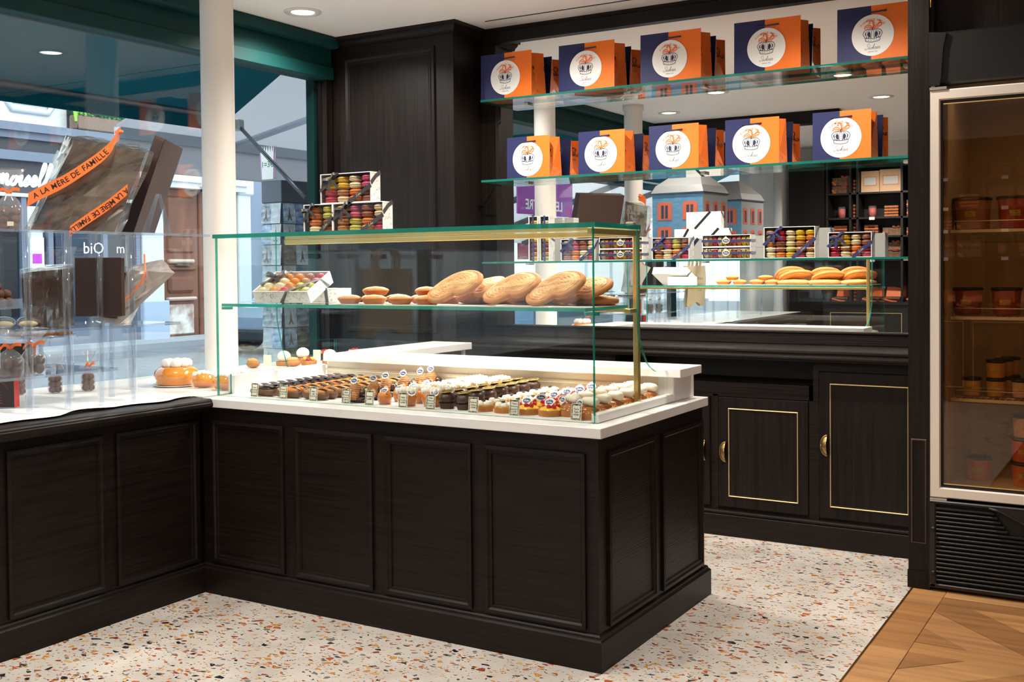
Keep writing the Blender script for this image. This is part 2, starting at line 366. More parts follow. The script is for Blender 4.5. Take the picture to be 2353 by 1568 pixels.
# dark pilaster between window and mirror: body, raised panel, crown
pil=struct('pilaster',MB().box(-2.66,-1.845,1.92,2.26,0,H),WOODV)
obj('panel',MB().ring((-2.625,1.92,.93),(1,0,0),(0,0,1),(0,-1,0),.66,1.62,[(0,0),(.004,.012),(.02,.013),(.034,.006),(.04,.006),(.046,.004)]),WOODV,pil)
obj('panel',MB().ring((-2.625,1.92,.16),(1,0,0),(0,0,1),(0,-1,0),.66,.6,[(0,0),(.004,.012),(.02,.013),(.034,.006),(.04,.006),(.046,.004)]),WOODV,pil)
def crown(pts,prof,name,mt):
    # moulding swept along a plan polyline with mitres
    P=[Vector((x,y)) for x,y in pts]; mbc=MB(); vs=[];n=len(prof)
    for i,p in enumerate(P):
        d0=(p-P[i-1]).normalized() if i else (P[1]-p).normalized(); d1=(P[i+1]-p).normalized() if i<len(P)-1 else d0
        n0=Vector((d0.y,-d0.x)); n1=Vector((d1.y,-d1.x)); m=(n0+n1).normalized(); m/=max(.3,m.dot(n0))
        for o,z in prof: vs.append((p.x+m.x*o,p.y+m.y*o,z))
    fs=[(i*n+q,i*n+q+1,(i+1)*n+q+1,(i+1)*n+q) for i in range(len(P)-1) for q in range(n-1)]
    return mbc.add(vs,fs+[tuple(range(n)),tuple(range((len(P)-1)*n,len(P)*n))[::-1]])
CP=[(0,H-.062),(.01,H-.062),(.012,H-.05),(.022,H-.034),(.026,H-.022),(.036,H-.02),(.036,H),(0,H)]
struct('trim_3',crown([(-2.66,1.92),(-1.845,1.92),(-1.845,2.235),(.67,2.235)],CP,'c',WOOD),WOOD)
# mirror in its dark frame
mir=thing('wall_mirror','large frameless wall mirror behind the glass shelves of orange bags','mirror',(0,0,0))
obj('mirror_plate',MB().box(-1.752,.64,YM,YM+.008,.972,2.585),MIRR,mir)
obj('frame',MB().box(-1.845,-1.752,YM-.03,YM+.012,.95,H).box(-1.752,.67,YM-.03,YM+.012,2.585,H).box(-1.752,.67,YM-.012,YM+.012,.95,.972,0,.004),WOODV,mir)
# post and side wall of the niche beside the fridge
po=struct('trim_4',MB().box(.655,.735,1.452,2.24,0,H),WOODV)
obj('panel',MB().ring((.665,1.452,.18),(1,0,0),(0,0,1),(0,-1,0),.06,.42,[(0,0),(.002,.003),(.006,.003)],fill=False),mat('worn_edge',(70,48,32),.5),po)
obj('panel',MB().box(.733,.75,1.47,2.2,0,H),WOODV,po)
obj('plinth_block',MB().box(.652,.738,1.447,1.47,0,.07),WOODV,po)
# ---- shop window: teal head beam, cove, jambs, glass
struct('trim_5',MB().box(-2.86,-2.72,-5.2,1.92,2.50,H).box(-2.72,-2.65,-5.2,1.92,2.605,H,0,.012).box(-2.84,-2.70,-5.2,1.92,2.425,2.50,0,.004),TEAL)
w=struct('window_1',MB().box(-2.762,-2.754,-5.15,1.872,.70,2.43),WGL)
obj('frame',MB().box(-2.80,-2.72,1.872,1.925,.6,2.5),WOODV,w)
obj('frame',MB().box(-2.86,-2.80,1.85,1.90,-.1,2.5),TEAL,w)
obj('frame',MB().box(-2.80,-2.72,-2.75,-2.69,.6,2.43),TEAL,w)
obj('sill',MB().box(-2.86,-2.70,-5.2,1.92,-.1,.72),TEAL,w)
struct('column',MB().lathe([(.09,.74),(.09,.80),(.078,.82),(.078,H-.05),(.09,H-.04),(.09,H)],36,M=T(-2.34,.645,0)),WHITE)
struct('column',MB().lathe([(.09,.74),(.09,.80),(.078,.82),(.078,H-.05),(.09,H-.04),(.09,H)],36,M=T(-2.34,-.8976,0)),WHITE)
struct('column',MB().lathe([(.09,.0),(.09,.80),(.085,.82),(.085,H)],36,M=T(-2.33,-5.02,0)),WHITE)
# dark bulkhead across the shop (seen in the mirror)
struct('beam',MB().box(-2.65,-.9,-2.16,-2.06,2.55,H,0,.01),WOODV)
# ---- ceiling downlights
LENS=mat('lamp_lens',(255,250,240),.4,emit=9,ecol=(255,246,232)); RIM=mat('lamp_rim',(222,218,214),.35)
NEAR=['beside the teal window beam','behind the camera by the window','over the open floor in front of the counter','over the shop floor behind the camera','above the front of the counter','above the parquet edge','over the parquet behind the camera','above the aisle by the cabinets','above the pastry case','added over the rear of the shop to light the shelving','over the middle of the shop floor','above the fridge corner']
rim=MB().lathe([(.062,H-.004),(.074,H-.009),(.098,H-.006),(.101,H+.001),(.062,H+.001)],28,cap=False).mesh('rim',[RIM]); lens=MB().lathe([(.0,H-.0025),(.062,H-.0025)],28,cap=False).flat().mesh('lens',[LENS])
for (x,y,_),nm in zip(LAMPS,NEAR):
    d=thing('ceiling_downlight','round recessed white ceiling downlight '+nm,'downlight',(x,y,0),0,'recessed ceiling downlights'); link('rim',rim,d); link('lens',lens,d)
# ---------------------------------------------------------------- main counter
BOLE=[(0,0),(.0,.010),(.012,.012),(.018,.006),(.026,.006),(.030,-.004),(.034,-.004)]
def skirt(mbk,O,U,V,N,w,h): mbk.ring(O,U,V,N,w,h,BOLE)
cn=thing('display_counter','dark oak panelled counter under the pastry case, moulded plinth','counter',(0,0,0))
obj('carcass',MB().box(-1.80,-.017,.02,.93,.02,.752),WOOD,cn)
obj('plinth',crown([(-1.80,.0),(.0,.0),(.0,.975),(-1.2,.975)],[(-.0,0),(0,.098),(-.004,.103),(-.008,.105),(-.009,.112),(-.014,.117),(-.02,.118),(-.04,.118)],'p',WOOD),WOOD,cn)
for x0,x1 in ((-1.745,-1.36),(-1.305,-.93),(-.873,-.50),(-.445,-.062)):
    obj('panel',MB().ring((x0,.02,.128),(1,0,0),(0,0,1),(0,-1,0),x1-x0,.57,BOLE),WOOD,cn)
for y0,y1 in ((.082,.468),(.522,.92)):
    obj('panel',MB().ring((-.017,y0,.128),(0,1,0),(0,0,1),(1,0,0),y1-y0,.57,BOLE),WOOD,cn)
wt=thing('stone_worktop','white stone worktop with a thick front edge under the glass case','worktop',(0,0,0))
obj('slab',MB().box(-1.78,.003,0,.945,.752,.786,0,.002),MARB,wt)
obj('well_side',MB().box(-1.80,-1.765,.16,.735,.786,.866,0,.003),MARB,wt)
obj('pastry_tray',MB().box(-1.76,-.085,.10,.734,.786,.789,0,.001),mat('tray_white',(240,238,236),.35),wt)
obj('back_panel',MB().box(-1.76,-.117,.735,.744,.786,.883),CREAM,wt)
obj('back_rail',MB().box(-1.76,-.117,.722,.735,.838,.850,0,.003),CREAM,wt)
obj('upstand',MB().box(-1.70,-.116,.745,.90,.786,.885,0,.003).box(-.115,-.05,.725,.93,.786,.884,0,.003),MARB,wt)
obj('cover_slab',MB().box(-1.745,-.008,.69,.905,.883,.915,0,.002),MARB,wt)
ar=thing('side_slab','white stone slab running back from the case to the window corner','worktop',(0,0,0))
obj('slab',MB().box(-1.775,-1.53,.906,1.60,.88,.915,0,.002),MARB,ar)
obj('support',MB().box(-1.57,-1.555,1.56,1.575,.0,.88),MARB,ar)
obj('wall_panel',MB().box(-1.74,-1.72,.90,1.60,0,.88),WOOD,ar)
# ---------------------------------------------------------------- window counter (left)
wc=thing('window_counter','dark oak panelled counter below the shop window with acrylic stands','counter',(0,0,0))
obj('carcass',MB().box(-2.70,-1.80,-4.2,.0,.02,.738),WOOD,wc)
obj('plinth',crown([(-1.78,-4.2),(-1.78,0.0)],[(-.0,0),(0,.098),(-.004,.103),(-.008,.105),(-.009,.112),(-.014,.117),(-.02,.118),(-.04,.118)],'p',WOOD),WOOD,wc)
for i in range(8):
    y1=-.02-.443*i; obj('panel',MB().ring((-1.80,y1-.39,.128),(0,1,0),(0,0,1),(1,0,0),.39,.57,BOLE),WOOD,wc)
obj('moulded_edge',crown([(-1.80,-4.2),(-1.80,.0)],[(-.16,.787),(.064,.787),(.072,.784),(.076,.778),(.076,.774),(.080,.770),(.080,.758),(.074,.752),(.066,.750),(.062,.742),(.05,.738),(.03,.735),(.0,.733),(-.16,.733)],'e',WOOD),WOOD,wc)
wd=thing('window_display_deck','white deck of the window display behind the wood edge','deck',(0,0,0))
obj('deck',MB().box(-2.72,-1.86,-4.2,1.86,.74,.788,0,.002).box(-1.86,-1.80,.02,1.86,.74,.788),MARB,wd)
# crumpled white paper under the stands
pm=MB(); vs=[];fs=[];nx,ny=24,70
for j in range(ny+1):
    for i in range(nx+1):
        u=i/nx;v=j/ny; x=-2.62+u*.80; y=-1.9+v*1.92
        if i==nx: x+=.016*math.sin(v*23)+.012*math.sin(v*51)
        z=.7935+.006*max(0,math.sin(x*21+y*9+1.3*math.sin(y*7)))*max(0,math.sin(y*13-x*8))
        vs.append((x,y,z))
fs=[(j*(nx+1)+i,j*(nx+1)+i+1,(j+1)*(nx+1)+i+1,(j+1)*(nx+1)+i) for j in range(ny) for i in range(nx)]
pm.add(vs,fs,0,True); tag(obj('display_paper',pm,mat('tissue_paper',(236,233,232),.8),fix=False),'crumpled white paper spread under the acrylic display stands','paper')
# ================================================================ GLASS CASE on the main counter
gc=thing('pastry_case','tall open-backed glass pastry case with brass rails on the white worktop','display case',(0,0,0))
def pane(name,mbx,parent,edge=GEDGE):
    return obj(name,mbx,[GL,edge],parent)
def slab_glass(x0,x1,y0,y1,z0,z1,thin):   # faces across the thin axis clear, the others green
    m=MB(); m.box(x0,x1,y0,y1,z0,z1); m.mi=[1]*6
    for i in {'z':(0,1),'y':(2,3),'x':(4,5)}[thin]: m.mi[i]=0
    return m
pane('top_glass',slab_glass(-1.80,-.055,.085,.445,1.430,1.446,'z'),gc,GEDGED)
pane('front_glass',slab_glass(-1.785,-.064,.085,.093,.788,1.430,'y'),gc)
SC=[(.093,.812),(.806,.812),(.80,.909),(.72,.906),(.619,.910),(.595,.913),(.569,.922),(.54,.935),(.514,.953),(.487,.985),(.462,1.022),(.447,1.05),(.440,1.082),(.437,1.14),(.437,1.43),(.093,1.43)]
pane('right_side_glass',MB().prism(SC,-.070,-.062,'x',0,side=1),gc)
pane('left_side_glass',MB().prism([(.093,.788),(.16,.788),(.16,.87),(.5,.87),(.47,.95),(.437,1.08),(.437,1.43),(.093,1.43)],-1.787,-1.779,'x',0,side=1),gc)
pane('shelf_glass',slab_glass(-1.765,-.10,.097,.43,1.152,1.164,'z'),gc)
obj('side_rail',MB().box(-.078,-.052,.093,.812,.787,.818,0,.003),mat('rail_white',(232,230,226),.3),gc)
obj('top_rail',MB().box(-1.74,-.072,.445,.465,1.408,1.429,0,.002),SATIN,gc)
obj('corner_post',MB().box(-.092,-.072,.455,.475,.79,1.43,0,.002),SATIN,gc)
obj('top_return',MB().box(-.092,-.074,.10,.455,1.408,1.429,0,.002),SATIN,gc)
obj('shelf_bracket',MB().box(-.100,-.076,.40,.46,1.136,1.150,0,.001),SATIN,gc)
obj('shelf_rail',MB().box(-1.74,-.10,.425,.44,1.138,1.152,0,.001),SATIN,gc)
for x in (-1.75,-.085): obj('shelf_stud',MB().box(x-.012,x+.03,.094,.115,1.140,1.151),GEDGE,gc)
obj('clip',MB().box(-.105,-.075,.425,.452,1.444,1.458,0,.002),STEEL,gc)
# slim lamp in the underside of the brass rail
_l=bpy.data.lights.new('case_rail_lamp','AREA'); _l.shape='RECTANGLE'; _l.size=1.6; _l.size_y=.012; _l.energy=12; _l.color=(1,.93,.82)
_o=bpy.data.objects.new('case_rail_lamp',_l); COL.objects.link(_o); _o.location=(-.92,.457,1.406); _o.rotation_euler=(R(4),0,0)
# ================================================================ GLASS WALL SHELVES
for z,lab in ((2.226,'top green-edged glass wall shelf carrying the larger orange bags'),(1.779,'middle green-edged glass wall shelf carrying the smaller orange bags'),(1.323,'lowest green-edged glass wall shelf carrying the macaron boxes')):
    sh=thing('glass_shelf',lab,'shelf',(0,0,0)); t=.012 if z>1.5 else .010
    pane('shelf_glass',slab_glass(-1.745,.648,2.04,YM-.002,z,z+t,'z'),sh,GEDGED)
    for x in (-1.55,-.5,.5): obj('support_clip',MB().box(x-.012,x+.012,YM-.03,YM-.001,z-.008,z-.0005),STEEL,sh)
# ================================================================ BACK CABINETS under the mirror
bl=thing('ledge','dark moulded wood ledge running below the wall mirror','ledge',(0,0,0))
obj('ledge_top',crown([(-1.84,1.90),(.655,1.90)],[(-.33,.908),(.062,.908),(.070,.904),(.070,.896),(.064,.893),(.064,.889),(.074,.886),(.076,.876),(.070,.868),(.058,.864),(.05,.857),(.02,.855),(-.33,.855)],'l',WOOD),WOOD,bl)
obj('upstand',MB().box(-1.84,.655,2.215,2.238,.908,.972,0,.003),WOOD,bl)
obj('bead',MB().box(-1.84,.655,2.205,2.238,.962,.974,0,.004),WOOD,bl)
pn=struct('baseboard_back',crown([(-1.84,1.878),(.655,1.878)],[(0,0),(0,.100),(-.006,.106),(.001,.110),(.002,.117),(-.004,.121),(-.03,.124),(-.03,0)],'b',WOOD),WOOD)
GOLD=mat('gilt_bead',(226,196,140),.4,.6)
def door(parent,x0,x1,z0,z1,bi,bd,hx,hz):
    d=obj('door',MB().box(x0,x1,1.893,1.912,z0,z1,0,.002),WOODV,parent)
    bx0,bx1,bz0,bz1=bi
    obj('gilt_bead',MB().ring((bx0,1.893,bz0),(1,0,0),(0,0,1),(0,-1,0),bx1-bx0,bz1-bz0,[(0,0),(.0,.003),(.0025,.0045),(.0045,.003),(.005,0)],fill=False),GOLD,d)
    obj('field',MB().ring((bx0+.010,1.893,bz0+.010),(1,0,0),(0,0,1),(0,-1,0),bx1-bx0-.02,bz1-bz0-.02,[(0,.0004),(.004,-.003),(.012,-.0035),(.016,-.006)]),WOODV,d)
    # half-moon cup pull
    h=MB(); vs=[];fs=[];n=12;m=6
    for i in range(n+1):
        a=PI*i/n-PI/2
        for q in range(m+1):
            b=PI/2*q/m; r=.045*(1 if q<m else 1)
            vs.append((-.030*math.cos(a)*math.cos(b)*1.0,-.024*math.sin(b)*math.cos(a)-.001,.045*math.sin(a)))
    for i in range(n):
        for q in range(m): fs.append((i*(m+1)+q,i*(m+1)+q+1,(i+1)*(m+1)+q+1,(i+1)*(m+1)+q))
    h.add(vs,fs,0,True); 
    pts=[(-.031*math.cos(PI*i/16-PI/2),-.0035,.047*math.sin(PI*i/16-PI/2)) for i in range(17)]; h.tube(pts,.004,6)
    h.tube([(-.002,-.022,-.02),(-.002,-.026,0),(-.002,-.022,.02)],.003,6)
    obj('pull_handle',h,AGED,d,(hx,1.892,hz)); return d
c1=thing('base_cabinet','low dark cabinet with gilt-beaded door and open slot above it','cabinet',(0,0,0))
obj('carcass',MB().box(-.335,.150,1.905,2.23,.118,.74).box(-.335,-.309,1.898,1.92,.118,.68).box(.131,.150,1.898,1.92,.118,.74).box(-.335,.150,1.898,1.91,.672,.74),WOOD,c1)
door(c1,-.306,.128,.138,.668,(-.256,.081,.19,.616),0,-.268,.404)
c2=thing('base_cabinet','tall dark cabinet with gilt-beaded door beside the fridge post','cabinet',(0,0,0))
obj('carcass',MB().box(.150,.655,1.905,2.23,.118,.855).box(.150,.176,1.898,1.92,.118,.855).box(.176,.655,1.898,1.91,.812,.855),WOOD,c2)
door(c2,.178,.640,.136,.808,(.228,.572,.19,.757),0,.217,.472)
c3=thing('base_cabinet','dark cabinet mostly hidden behind the main counter','cabinet',(0,0,0))
obj('carcass',MB().box(-.86,-.335,1.905,2.23,.118,.74),WOOD,c3)
door(c3,-.82,-.350,.138,.668,(-.77,-.40,.19,.616),0,-.372,.404)
c4=thing('base_cabinet','dark cabinet in the corner by the pilaster','cabinet',(0,0,0))
obj('carcass',MB().box(-1.85,-.86,1.905,2.23,.118,.855),WOOD,c4)
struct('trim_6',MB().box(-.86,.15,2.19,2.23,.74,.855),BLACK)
# ================================================================ FRIDGE
fr=thing('glass_door_fridge','tall black upright fridge with a beige-framed glass door','fridge',(0,0,0))
FX0,FX1,FY=.742,1.46,1.47
LINER=mat('fridge_liner',(196,172,140),.5)
obj('cabinet',MB().box(FX0,FX0+.03,FY+.04,2.2,.06,2.2).box(FX1-.03,FX1,FY+.04,2.2,.06,2.2).box(FX0,FX1,2.16,2.2,.06,2.2).box(FX0,FX1,FY+.04,2.2,2.02,2.2).box(FX0,FX1,FY+.06,2.2,.06,.40),BLACK,fr)
obj('liner',MB().box(FX0+.03,FX0+.05,FY+.06,2.15,.40,2.0).box(FX1-.05,FX1-.03,FY+.06,2.15,.40,2.0).box(FX0+.03,FX1-.03,2.13,2.15,.40,2.0).box(FX0+.03,FX1-.03,FY+.06,2.15,.39,.41).box(FX0+.03,FX1-.03,FY+.06,2.15,1.99,2.02),LINER,fr)
hd=obj('header_panel',MB().box(.738,1.47,FY-.012,FY+.05,2.005,2.21,0,.008),BLACK,fr)
obj('end_cap',MB().prism([(.736,2.0),(.775,2.0),(.78,2.03),(.788,2.15),(.80,2.205),(.736,2.212)],FY-.022,FY+.02,'y'),mat('cap_black',(24,22,22),.35),hd)
dr=obj('door',MB().ring((.735,FY-.004,.372),(1,0,0),(0,0,1),(0,-1,0),.715,1.612,[(0,-.035),(0,.008),(.004,.012),(.036,.012),(.041,.004)],fill=False),mat('door_beige',(226,214,202),.35),fr)
obj('gasket',MB().ring((.776,FY-.004,.413),(1,0,0),(0,0,1),(0,-1,0),.633,1.53,[(-.001,.004),(.008,.002),(.010,-.02)],fill=False),BLACK,dr)
obj('glass_pane',MB().box(.786,1.40,FY-.008,FY-.002,.423,1.933),glass('fridge_glass',(238,226,206),1.55),dr)
for z in (.426,1.926): obj('gold_line',MB().box(.787,1.40,FY-.0095,FY-.008,z,z+.004),GOLD,dr)
for z in (.359,1.984): obj('hinge_plate',MB().box(.737,.80,FY-.02,FY,z,z+.011),STEEL,dr)
obj('hinge_pin',MB().box(.742,.756,FY-.018,FY-.004,1.995,2.006),STEEL,dr)
gl=obj('grille',MB().box(.735,1.46,FY-.010,FY,.02,.36),mat('grille_back',(8,8,8),.6),fr)
GR=mat('grille_plastic',(26,24,23),.38)
bars=MB().box(.735,.762,FY-.028,FY-.005,.012,.36,0,.006).box(.735,1.46,FY-.028,FY-.005,.348,.362,0,.004).box(.735,1.46,FY-.028,FY-.005,.012,.030,0,.004)
obj('frame',bars,GR,gl)
zs=.338
for i in range(18):
    z=.330-i*.0168
    x1=1.46 if i>4 else .965+.012*i+.01
    obj('slat',MB().box(.758,x1,FY-.026,FY-.010,z-.005,z+.005,0,.003),GR,gl)
sw=[(.955,.352),(.99,.345),(1.02,.332),(1.06,.312),(1.10,.290),(1.14,.276),(1.2,.268),(1.3,.264),(1.45,.262)]
obj('swoosh',MB().prism(sw+[(1.45,.352)],FY-.034,FY-.012,'y'),GR,gl)
obj('edge_line',MB().tube([(x,FY-.034,z) for x,z in sw],.005,6),GR,gl)
for z in (.247,.072): obj('screw_hole',MB().lathe([(.0,0),(.010,0),(.010,.004)],14,M=T(.752,FY-.0285,z)@RX(90)),mat('hole',(3,3,3),.5),gl)
obj('hinge_chain',MB().tube([(.742,FY-.02,2.31+i*.02) for i in range(18)],.0025,5),BRASS,fr)
struct('wall_fridge',MB().box(.738,4.1,FY+.06,2.2,2.212,H),WOODV)
_l=bpy.data.lights.new('fridge_fill_light','AREA'); _l.shape='RECTANGLE'; _l.size=.5; _l.size_y=.04; _l.energy=.28; _l.color=(1,.82,.6)  # unseen fill light, added to brighten the fridge interior
_o=bpy.data.objects.new('fridge_fill_light',_l); COL.objects.link(_o); _o.location=(1.1,1.62,1.985)
WIRE=mat('wire_white',(214,200,182),.4)
for z in (1.432,1.086,.758):
    s=MB().box(.80,1.42,FY+.075,FY+.085,z-.010,z+.002)
    s.tube([(.815,FY+.07,z),(.815,FY+.07,z+.035),(1.41,FY+.07,z+.035)],.0022,6)
    for i in range(26): s.tube([(.81+i*.0235,FY+.08,z),(.81+i*.0235,2.12,z)],.0015,4)
    s.tube([(.80,FY+.2,z-.004),(1.42,FY+.2,z-.004)],.003,5); s.tube([(.80,2.1,z-.004),(1.42,2.1,z-.004)],.003,5)
    obj('wire_shelf',s,WIRE,fr)
LIDM=mat('tub_lid',(34,22,20),.4); LABG=mat('gold_label',(206,172,78),.4,.3)
def tub(x,y,z,r,h,col,lab,lid=True,grp=None):
    m=mat('tub_%d_%d_%d'%col,col,.35,0,.5,coat=.3)
    t=thing('ice_cream_tub',lab,'tub',(x,y,z),0,grp)
    obj('cup',MB().lathe([(0,0),(r*.86,0),(r*.9,.004),(r*.99,h-.004),(r,h),(0,h)],24),m,t)
    obj('lid',MB().lathe([(r*1.0,h),(r*1.06,h),(r*1.07,h+.008),(r*1.0,h+.011),(0,h+.009)],24),LIDM,t)
    n=8; lw=min(.034,r*1.0); lh=h*.2 if r<.06 else .022; z0=h*.42
    vs=[];fs=[]
    for i in range(n+1):
        a=-PI/2+(i/n-.5)*lw*2/r*.62
        for zz in (z0,z0+lh): k=r*(.9+.1*zz/h)+.0012; vs.append((k*math.cos(a),k*math.sin(a),zz))
    fs=[(2*i,2*i+2,2*i+3,2*i+1) for i in range(n)]
    lb=obj('label',MB().add(vs,fs),LABG,t,fix=False)
    me=MB()
    for q,s_ in enumerate(('Glace' if col[1]>100 else 'Sorbet','Caramel' if col[1]>100 else 'Fraise des Bois')): addtext(me,s_,lh*.34,T(0,-.0002,z0+lh*(.70-.42*q))@FRONT)
    obj('lettering',me,INK,lb,(0,-r*.96-.0016,0),fix=False); return t
BR=(150,84,52)
tub(.865,1.66,1.437,.072,.118,(168,112,70),'large caramel-brown tub with gold label on the top fridge shelf'); tub(1.03,1.66,1.437,.072,.118,(168,66,44),'large red-brown tub on the top fridge shelf, second from the left')
tub(.845,1.68,1.091,.056,.10,(140,62,40),'dark red tub at the left of the second fridge shelf'); tub(.99,1.68,1.091,.056,.10,(142,64,40),'dark red tub in the middle of the second fridge shelf'); tub(1.12,1.68,1.091,.056,.10,(214,150,58),'yellow-orange tub at the right of the second fridge shelf')
tub(.86,1.67,.763,.036,.062,(220,180,104),'small cream-yellow tub alone at the left of the third fridge shelf'); 
for i in range(3):
    tub(.952+i*.018,1.67+i*.085,.763,.036,.062,(206,150,66),'small caramel tub, %s row of the lower layer on the third fridge shelf'%ORD[i])
    tub(.952+i*.018,1.67+i*.085,.837,.036,.062,(206,140,52),'small caramel tub stacked on top, %s row on the third fridge shelf'%ORD[i])
tub(1.046,1.67,.763,.036,.062,(206,160,150),'small pale pink tub on the third fridge shelf')
tub(.88,1.72,.411,.05,.085,(214,120,66),'orange tub alone at the left of the fridge floor')
tub(1.06,1.66,.411,.05,.085,(204,104,52),'orange tub at the bottom of the stack of three on the fridge floor'); tub(1.06,1.66,.508,.05,.085,(206,92,44),'darker orange tub in the middle of the stack of three'); tub(1.06,1.66,.605,.046,.08,(206,160,136),'pale pinkish tub topping the stack of three in the fridge')
# ================================================================ PASTRIES in the case
TZ=.7892
DOUGH=mat('choux_dough',(186,124,60),.5,var=((150,88,40),60,.5)); CRUST=mat('tart_crust',(206,140,72),.65,var=((172,104,46),55,.5),bump=(160,.3,.001))
GLZC=mat('chocolate_glaze',(62,38,30),.25,coat=.4); DARK=mat('dark_chocolate',(48,30,25),.35,coat=.2); CARA=mat('caramel_glaze',(236,146,56),.2,coat=.6,var=((196,100,34),40,.6))
CAFE=mat('coffee_glaze',(206,140,66),.22,coat=.5,var=((176,104,46),40,.6)); PIPE=mat('piped_chocolate_cream',(196,142,92),.6,var=((172,116,72),50,.5)); CREAMW=mat('whipped_cream',(248,242,232),.55,sss=.1)
BABA=mat('soaked_baba',(226,146,58),.22,coat=.8,var=((190,100,34),28,.6)); CUPF=glass('clear_cup',(246,236,222),1.4,milk=.06); YEL=mat('passion_cream',(252,196,40),.25,coat=.5)
RASP=mat('raspberry',(206,34,40),.3,coat=.4,bump=(420,.8,.002)); NUTS=mat('chopped_nuts',(246,210,146),.6,var=((214,160,88),90,.5)); TATIN=mat('caramel_apple',(120,62,28),.15,coat=.9,var=((196,112,38),30,.6))
GOLDC=mat('gold_disc',(198,166,92),.35,.5); CUPB=mat('brown_paper_cup',(72,46,36),.7); MER=mat('meringue',(250,242,226),.6,sss=.1); BLUEI=mat('blue_ink',(30,40,112),.5); CARD=mat('card_cream',(243,235,214),.6)
def chips(n,rin,rout,z,sz,seed,sx=1):
    rnd=random.Random(seed); m=MB()
    for _ in range(n):
        a=rnd.uniform(0,2*PI); r=rnd.uniform(rin,rout); s=sz*rnd.uniform(.6,1.2)
        m.box(-s,s,-s*.7,s*.7,-s*.6,s*.6,M=T(r*math.cos(a)*sx,r*math.sin(a),z+rnd.uniform(-.003,.003))@RZ(rnd.uniform(0,360))@RX(rnd.uniform(-40,40)))
    return m
_st={}
def sticker(parent,loc,rot,r=.014):
    # white scalloped tag with a blue oval and a white flourish
    if 's' not in _st:
        n=40; pts=[((1+.05*math.cos(8*2*PI*i/n))*math.cos(2*PI*i/n),(.92+.05*math.cos(8*2*PI*i/n))*math.sin(2*PI*i/n)) for i in range(n)]
        m=MB().prism(pts,-.02,.02,'z'); m.prism([(-.35,.8),(.35,.8),(.45,1.12),(.2,1.02),(0,1.22),(-.2,1.02),(-.45,1.12)],-.02,.02,'z')
        e=MB(); e.lathe([(0,.03),(.80,.03)],28,0,sy=.62,cap=False).flat(); e.stroke(crom([(-.34,.92),(-.2,1.0),(0,.9),(.2,1.0),(.34,.92)],4),.07,0,.03)
        script(e,'Stohrer',.42,T(-.62,-.16,.045),.13,1)
        _st['s']=m.mesh('sticker',PAPER); _st['e']=e.mesh('emblem',[BLUEI,PAPER])
    o=link('sticker',_st['s'],parent,loc,rot,r); link('emblem',_st['e'],o); return o
def eclair(name,lab,glz,dough,plaque=True):
    t=tag(obj(name,MB().tube([(-.064,0,.018),(-.060,0,.018),(-.048,0,.0185),(0,0,.0185),(.048,0,.0185),(.060,0,.018),(.064,0,.018)],1,14,rads=[.004,.013,.019,.020,.019,.013,.004],flat=.9),dough),lab,'eclair')
    obj('glaze',MB().tube([(-.056,0,.030),(-.050,0,.0305),(-.03,0,.0312),(.03,0,.0312),(.050,0,.0305),(.056,0,.030)],1,12,rads=[.004,.014,.0185,.0185,.014,.004],flat=.62),glz,t)
    if plaque:
        n=16; vs=[];fs=[]
        for i in range(n+1):
            u=i/n; x=-.062+.124*u; w=(.0165 if 'chocolate' in lab[:16] else .0085)*(1-.35*abs(2*u-1)**3); z=.0425+.0040*math.sin(u*9.5+.6)
            vs+=[(x,-w,z-.002),(x,0,z),(x,w,z-.0015)]
        fs=[(3*i+q,3*i+3+q,3*i+4+q,3*i+1+q) for i in range(n) for q in (0,1)]
        p=MB().add(vs,fs,0,True); p.add([(a,b,c-.0018) for a,b,c in vs],[f[::-1] for f in fs],0,True); obj('chocolate_plaque',p,DARK,t,fix=False)
    return t
def column(proto,cells,labels,group,first=True,jit=2.5):
    for i,((x,y),lab) in enumerate(zip(cells,labels)):
        r=R(random.uniform(-jit,jit))
        if i==0: o=proto; o.location=(x,y,TZ); o.rotation_euler=(0,0,r); o['label']=lab; o['group']=group
        else: dup(proto,(x,y,TZ),r,lab,group)
for nm,x,glz,dg,desc in (('chocolate',-1.59,GLZC,mat('choc_dough',(112,78,54),.45),'dark chocolate eclair'),('caramel',-1.452,CARA,mat('choc_dough',(98,66,46),.5),'caramel eclair topped with a dark plaque'),('coffee',-1.312,CAFE,mat('choc_dough',(98,66,46),.5),'coffee eclair topped with a dark plaque')):
    e=eclair('eclair',desc,glz,dg); n=11
    column(e,[(x+random.uniform(-.003,.003),.150+.0505*i) for i in range(n)],['%s, %s back from its price card'%(desc,ORD[i]) for i in range(n)],'%s eclairs'%nm)
# Saint-Honore
def swirl(m,r,h,M,turns=9,mi=0):
    prof=[(r*.9,0),(r,.1*h),(r*.98,.3*h),(r*.82,.55*h),(r*.5,.82*h),(r*.2,.97*h),(0,h)]
    full=[];
    for a,b in zip(prof[:-1],prof[1:]):
        for q in range(7): full.append((a[0]+(b[0]-a[0])*q/7,a[1]+(b[1]-a[1])*q/7))
    full.append(prof[-1])
    m.lathe(full,40,mi,M,wob=lambda a,z:1+.085*math.sin(z*900+2*a)+.03*math.sin(turns*a))
    return m
sh=tag(obj('saint_honore',MB().tube([(-.05,0,.012),(-.046,0,.012),(0,0,.012),(.046,0,.012),(.05,0,.012)],1,16,rads=[.018,.026,.032,.026,.018],flat=.4),DARK),'x','pastry')
obj('choux',MB().ball((-.032,-.004,.034),.017,12,8,j=.04),GLZC,sh); obj('choux',MB().ball((.030,.008,.034),.017,12,8,j=.04),GLZC,sh); obj('choux',MB().ball((-.022,-.020,.030),.013,12,8),mat('pistachio_cream',(196,182,92),.5),sh)
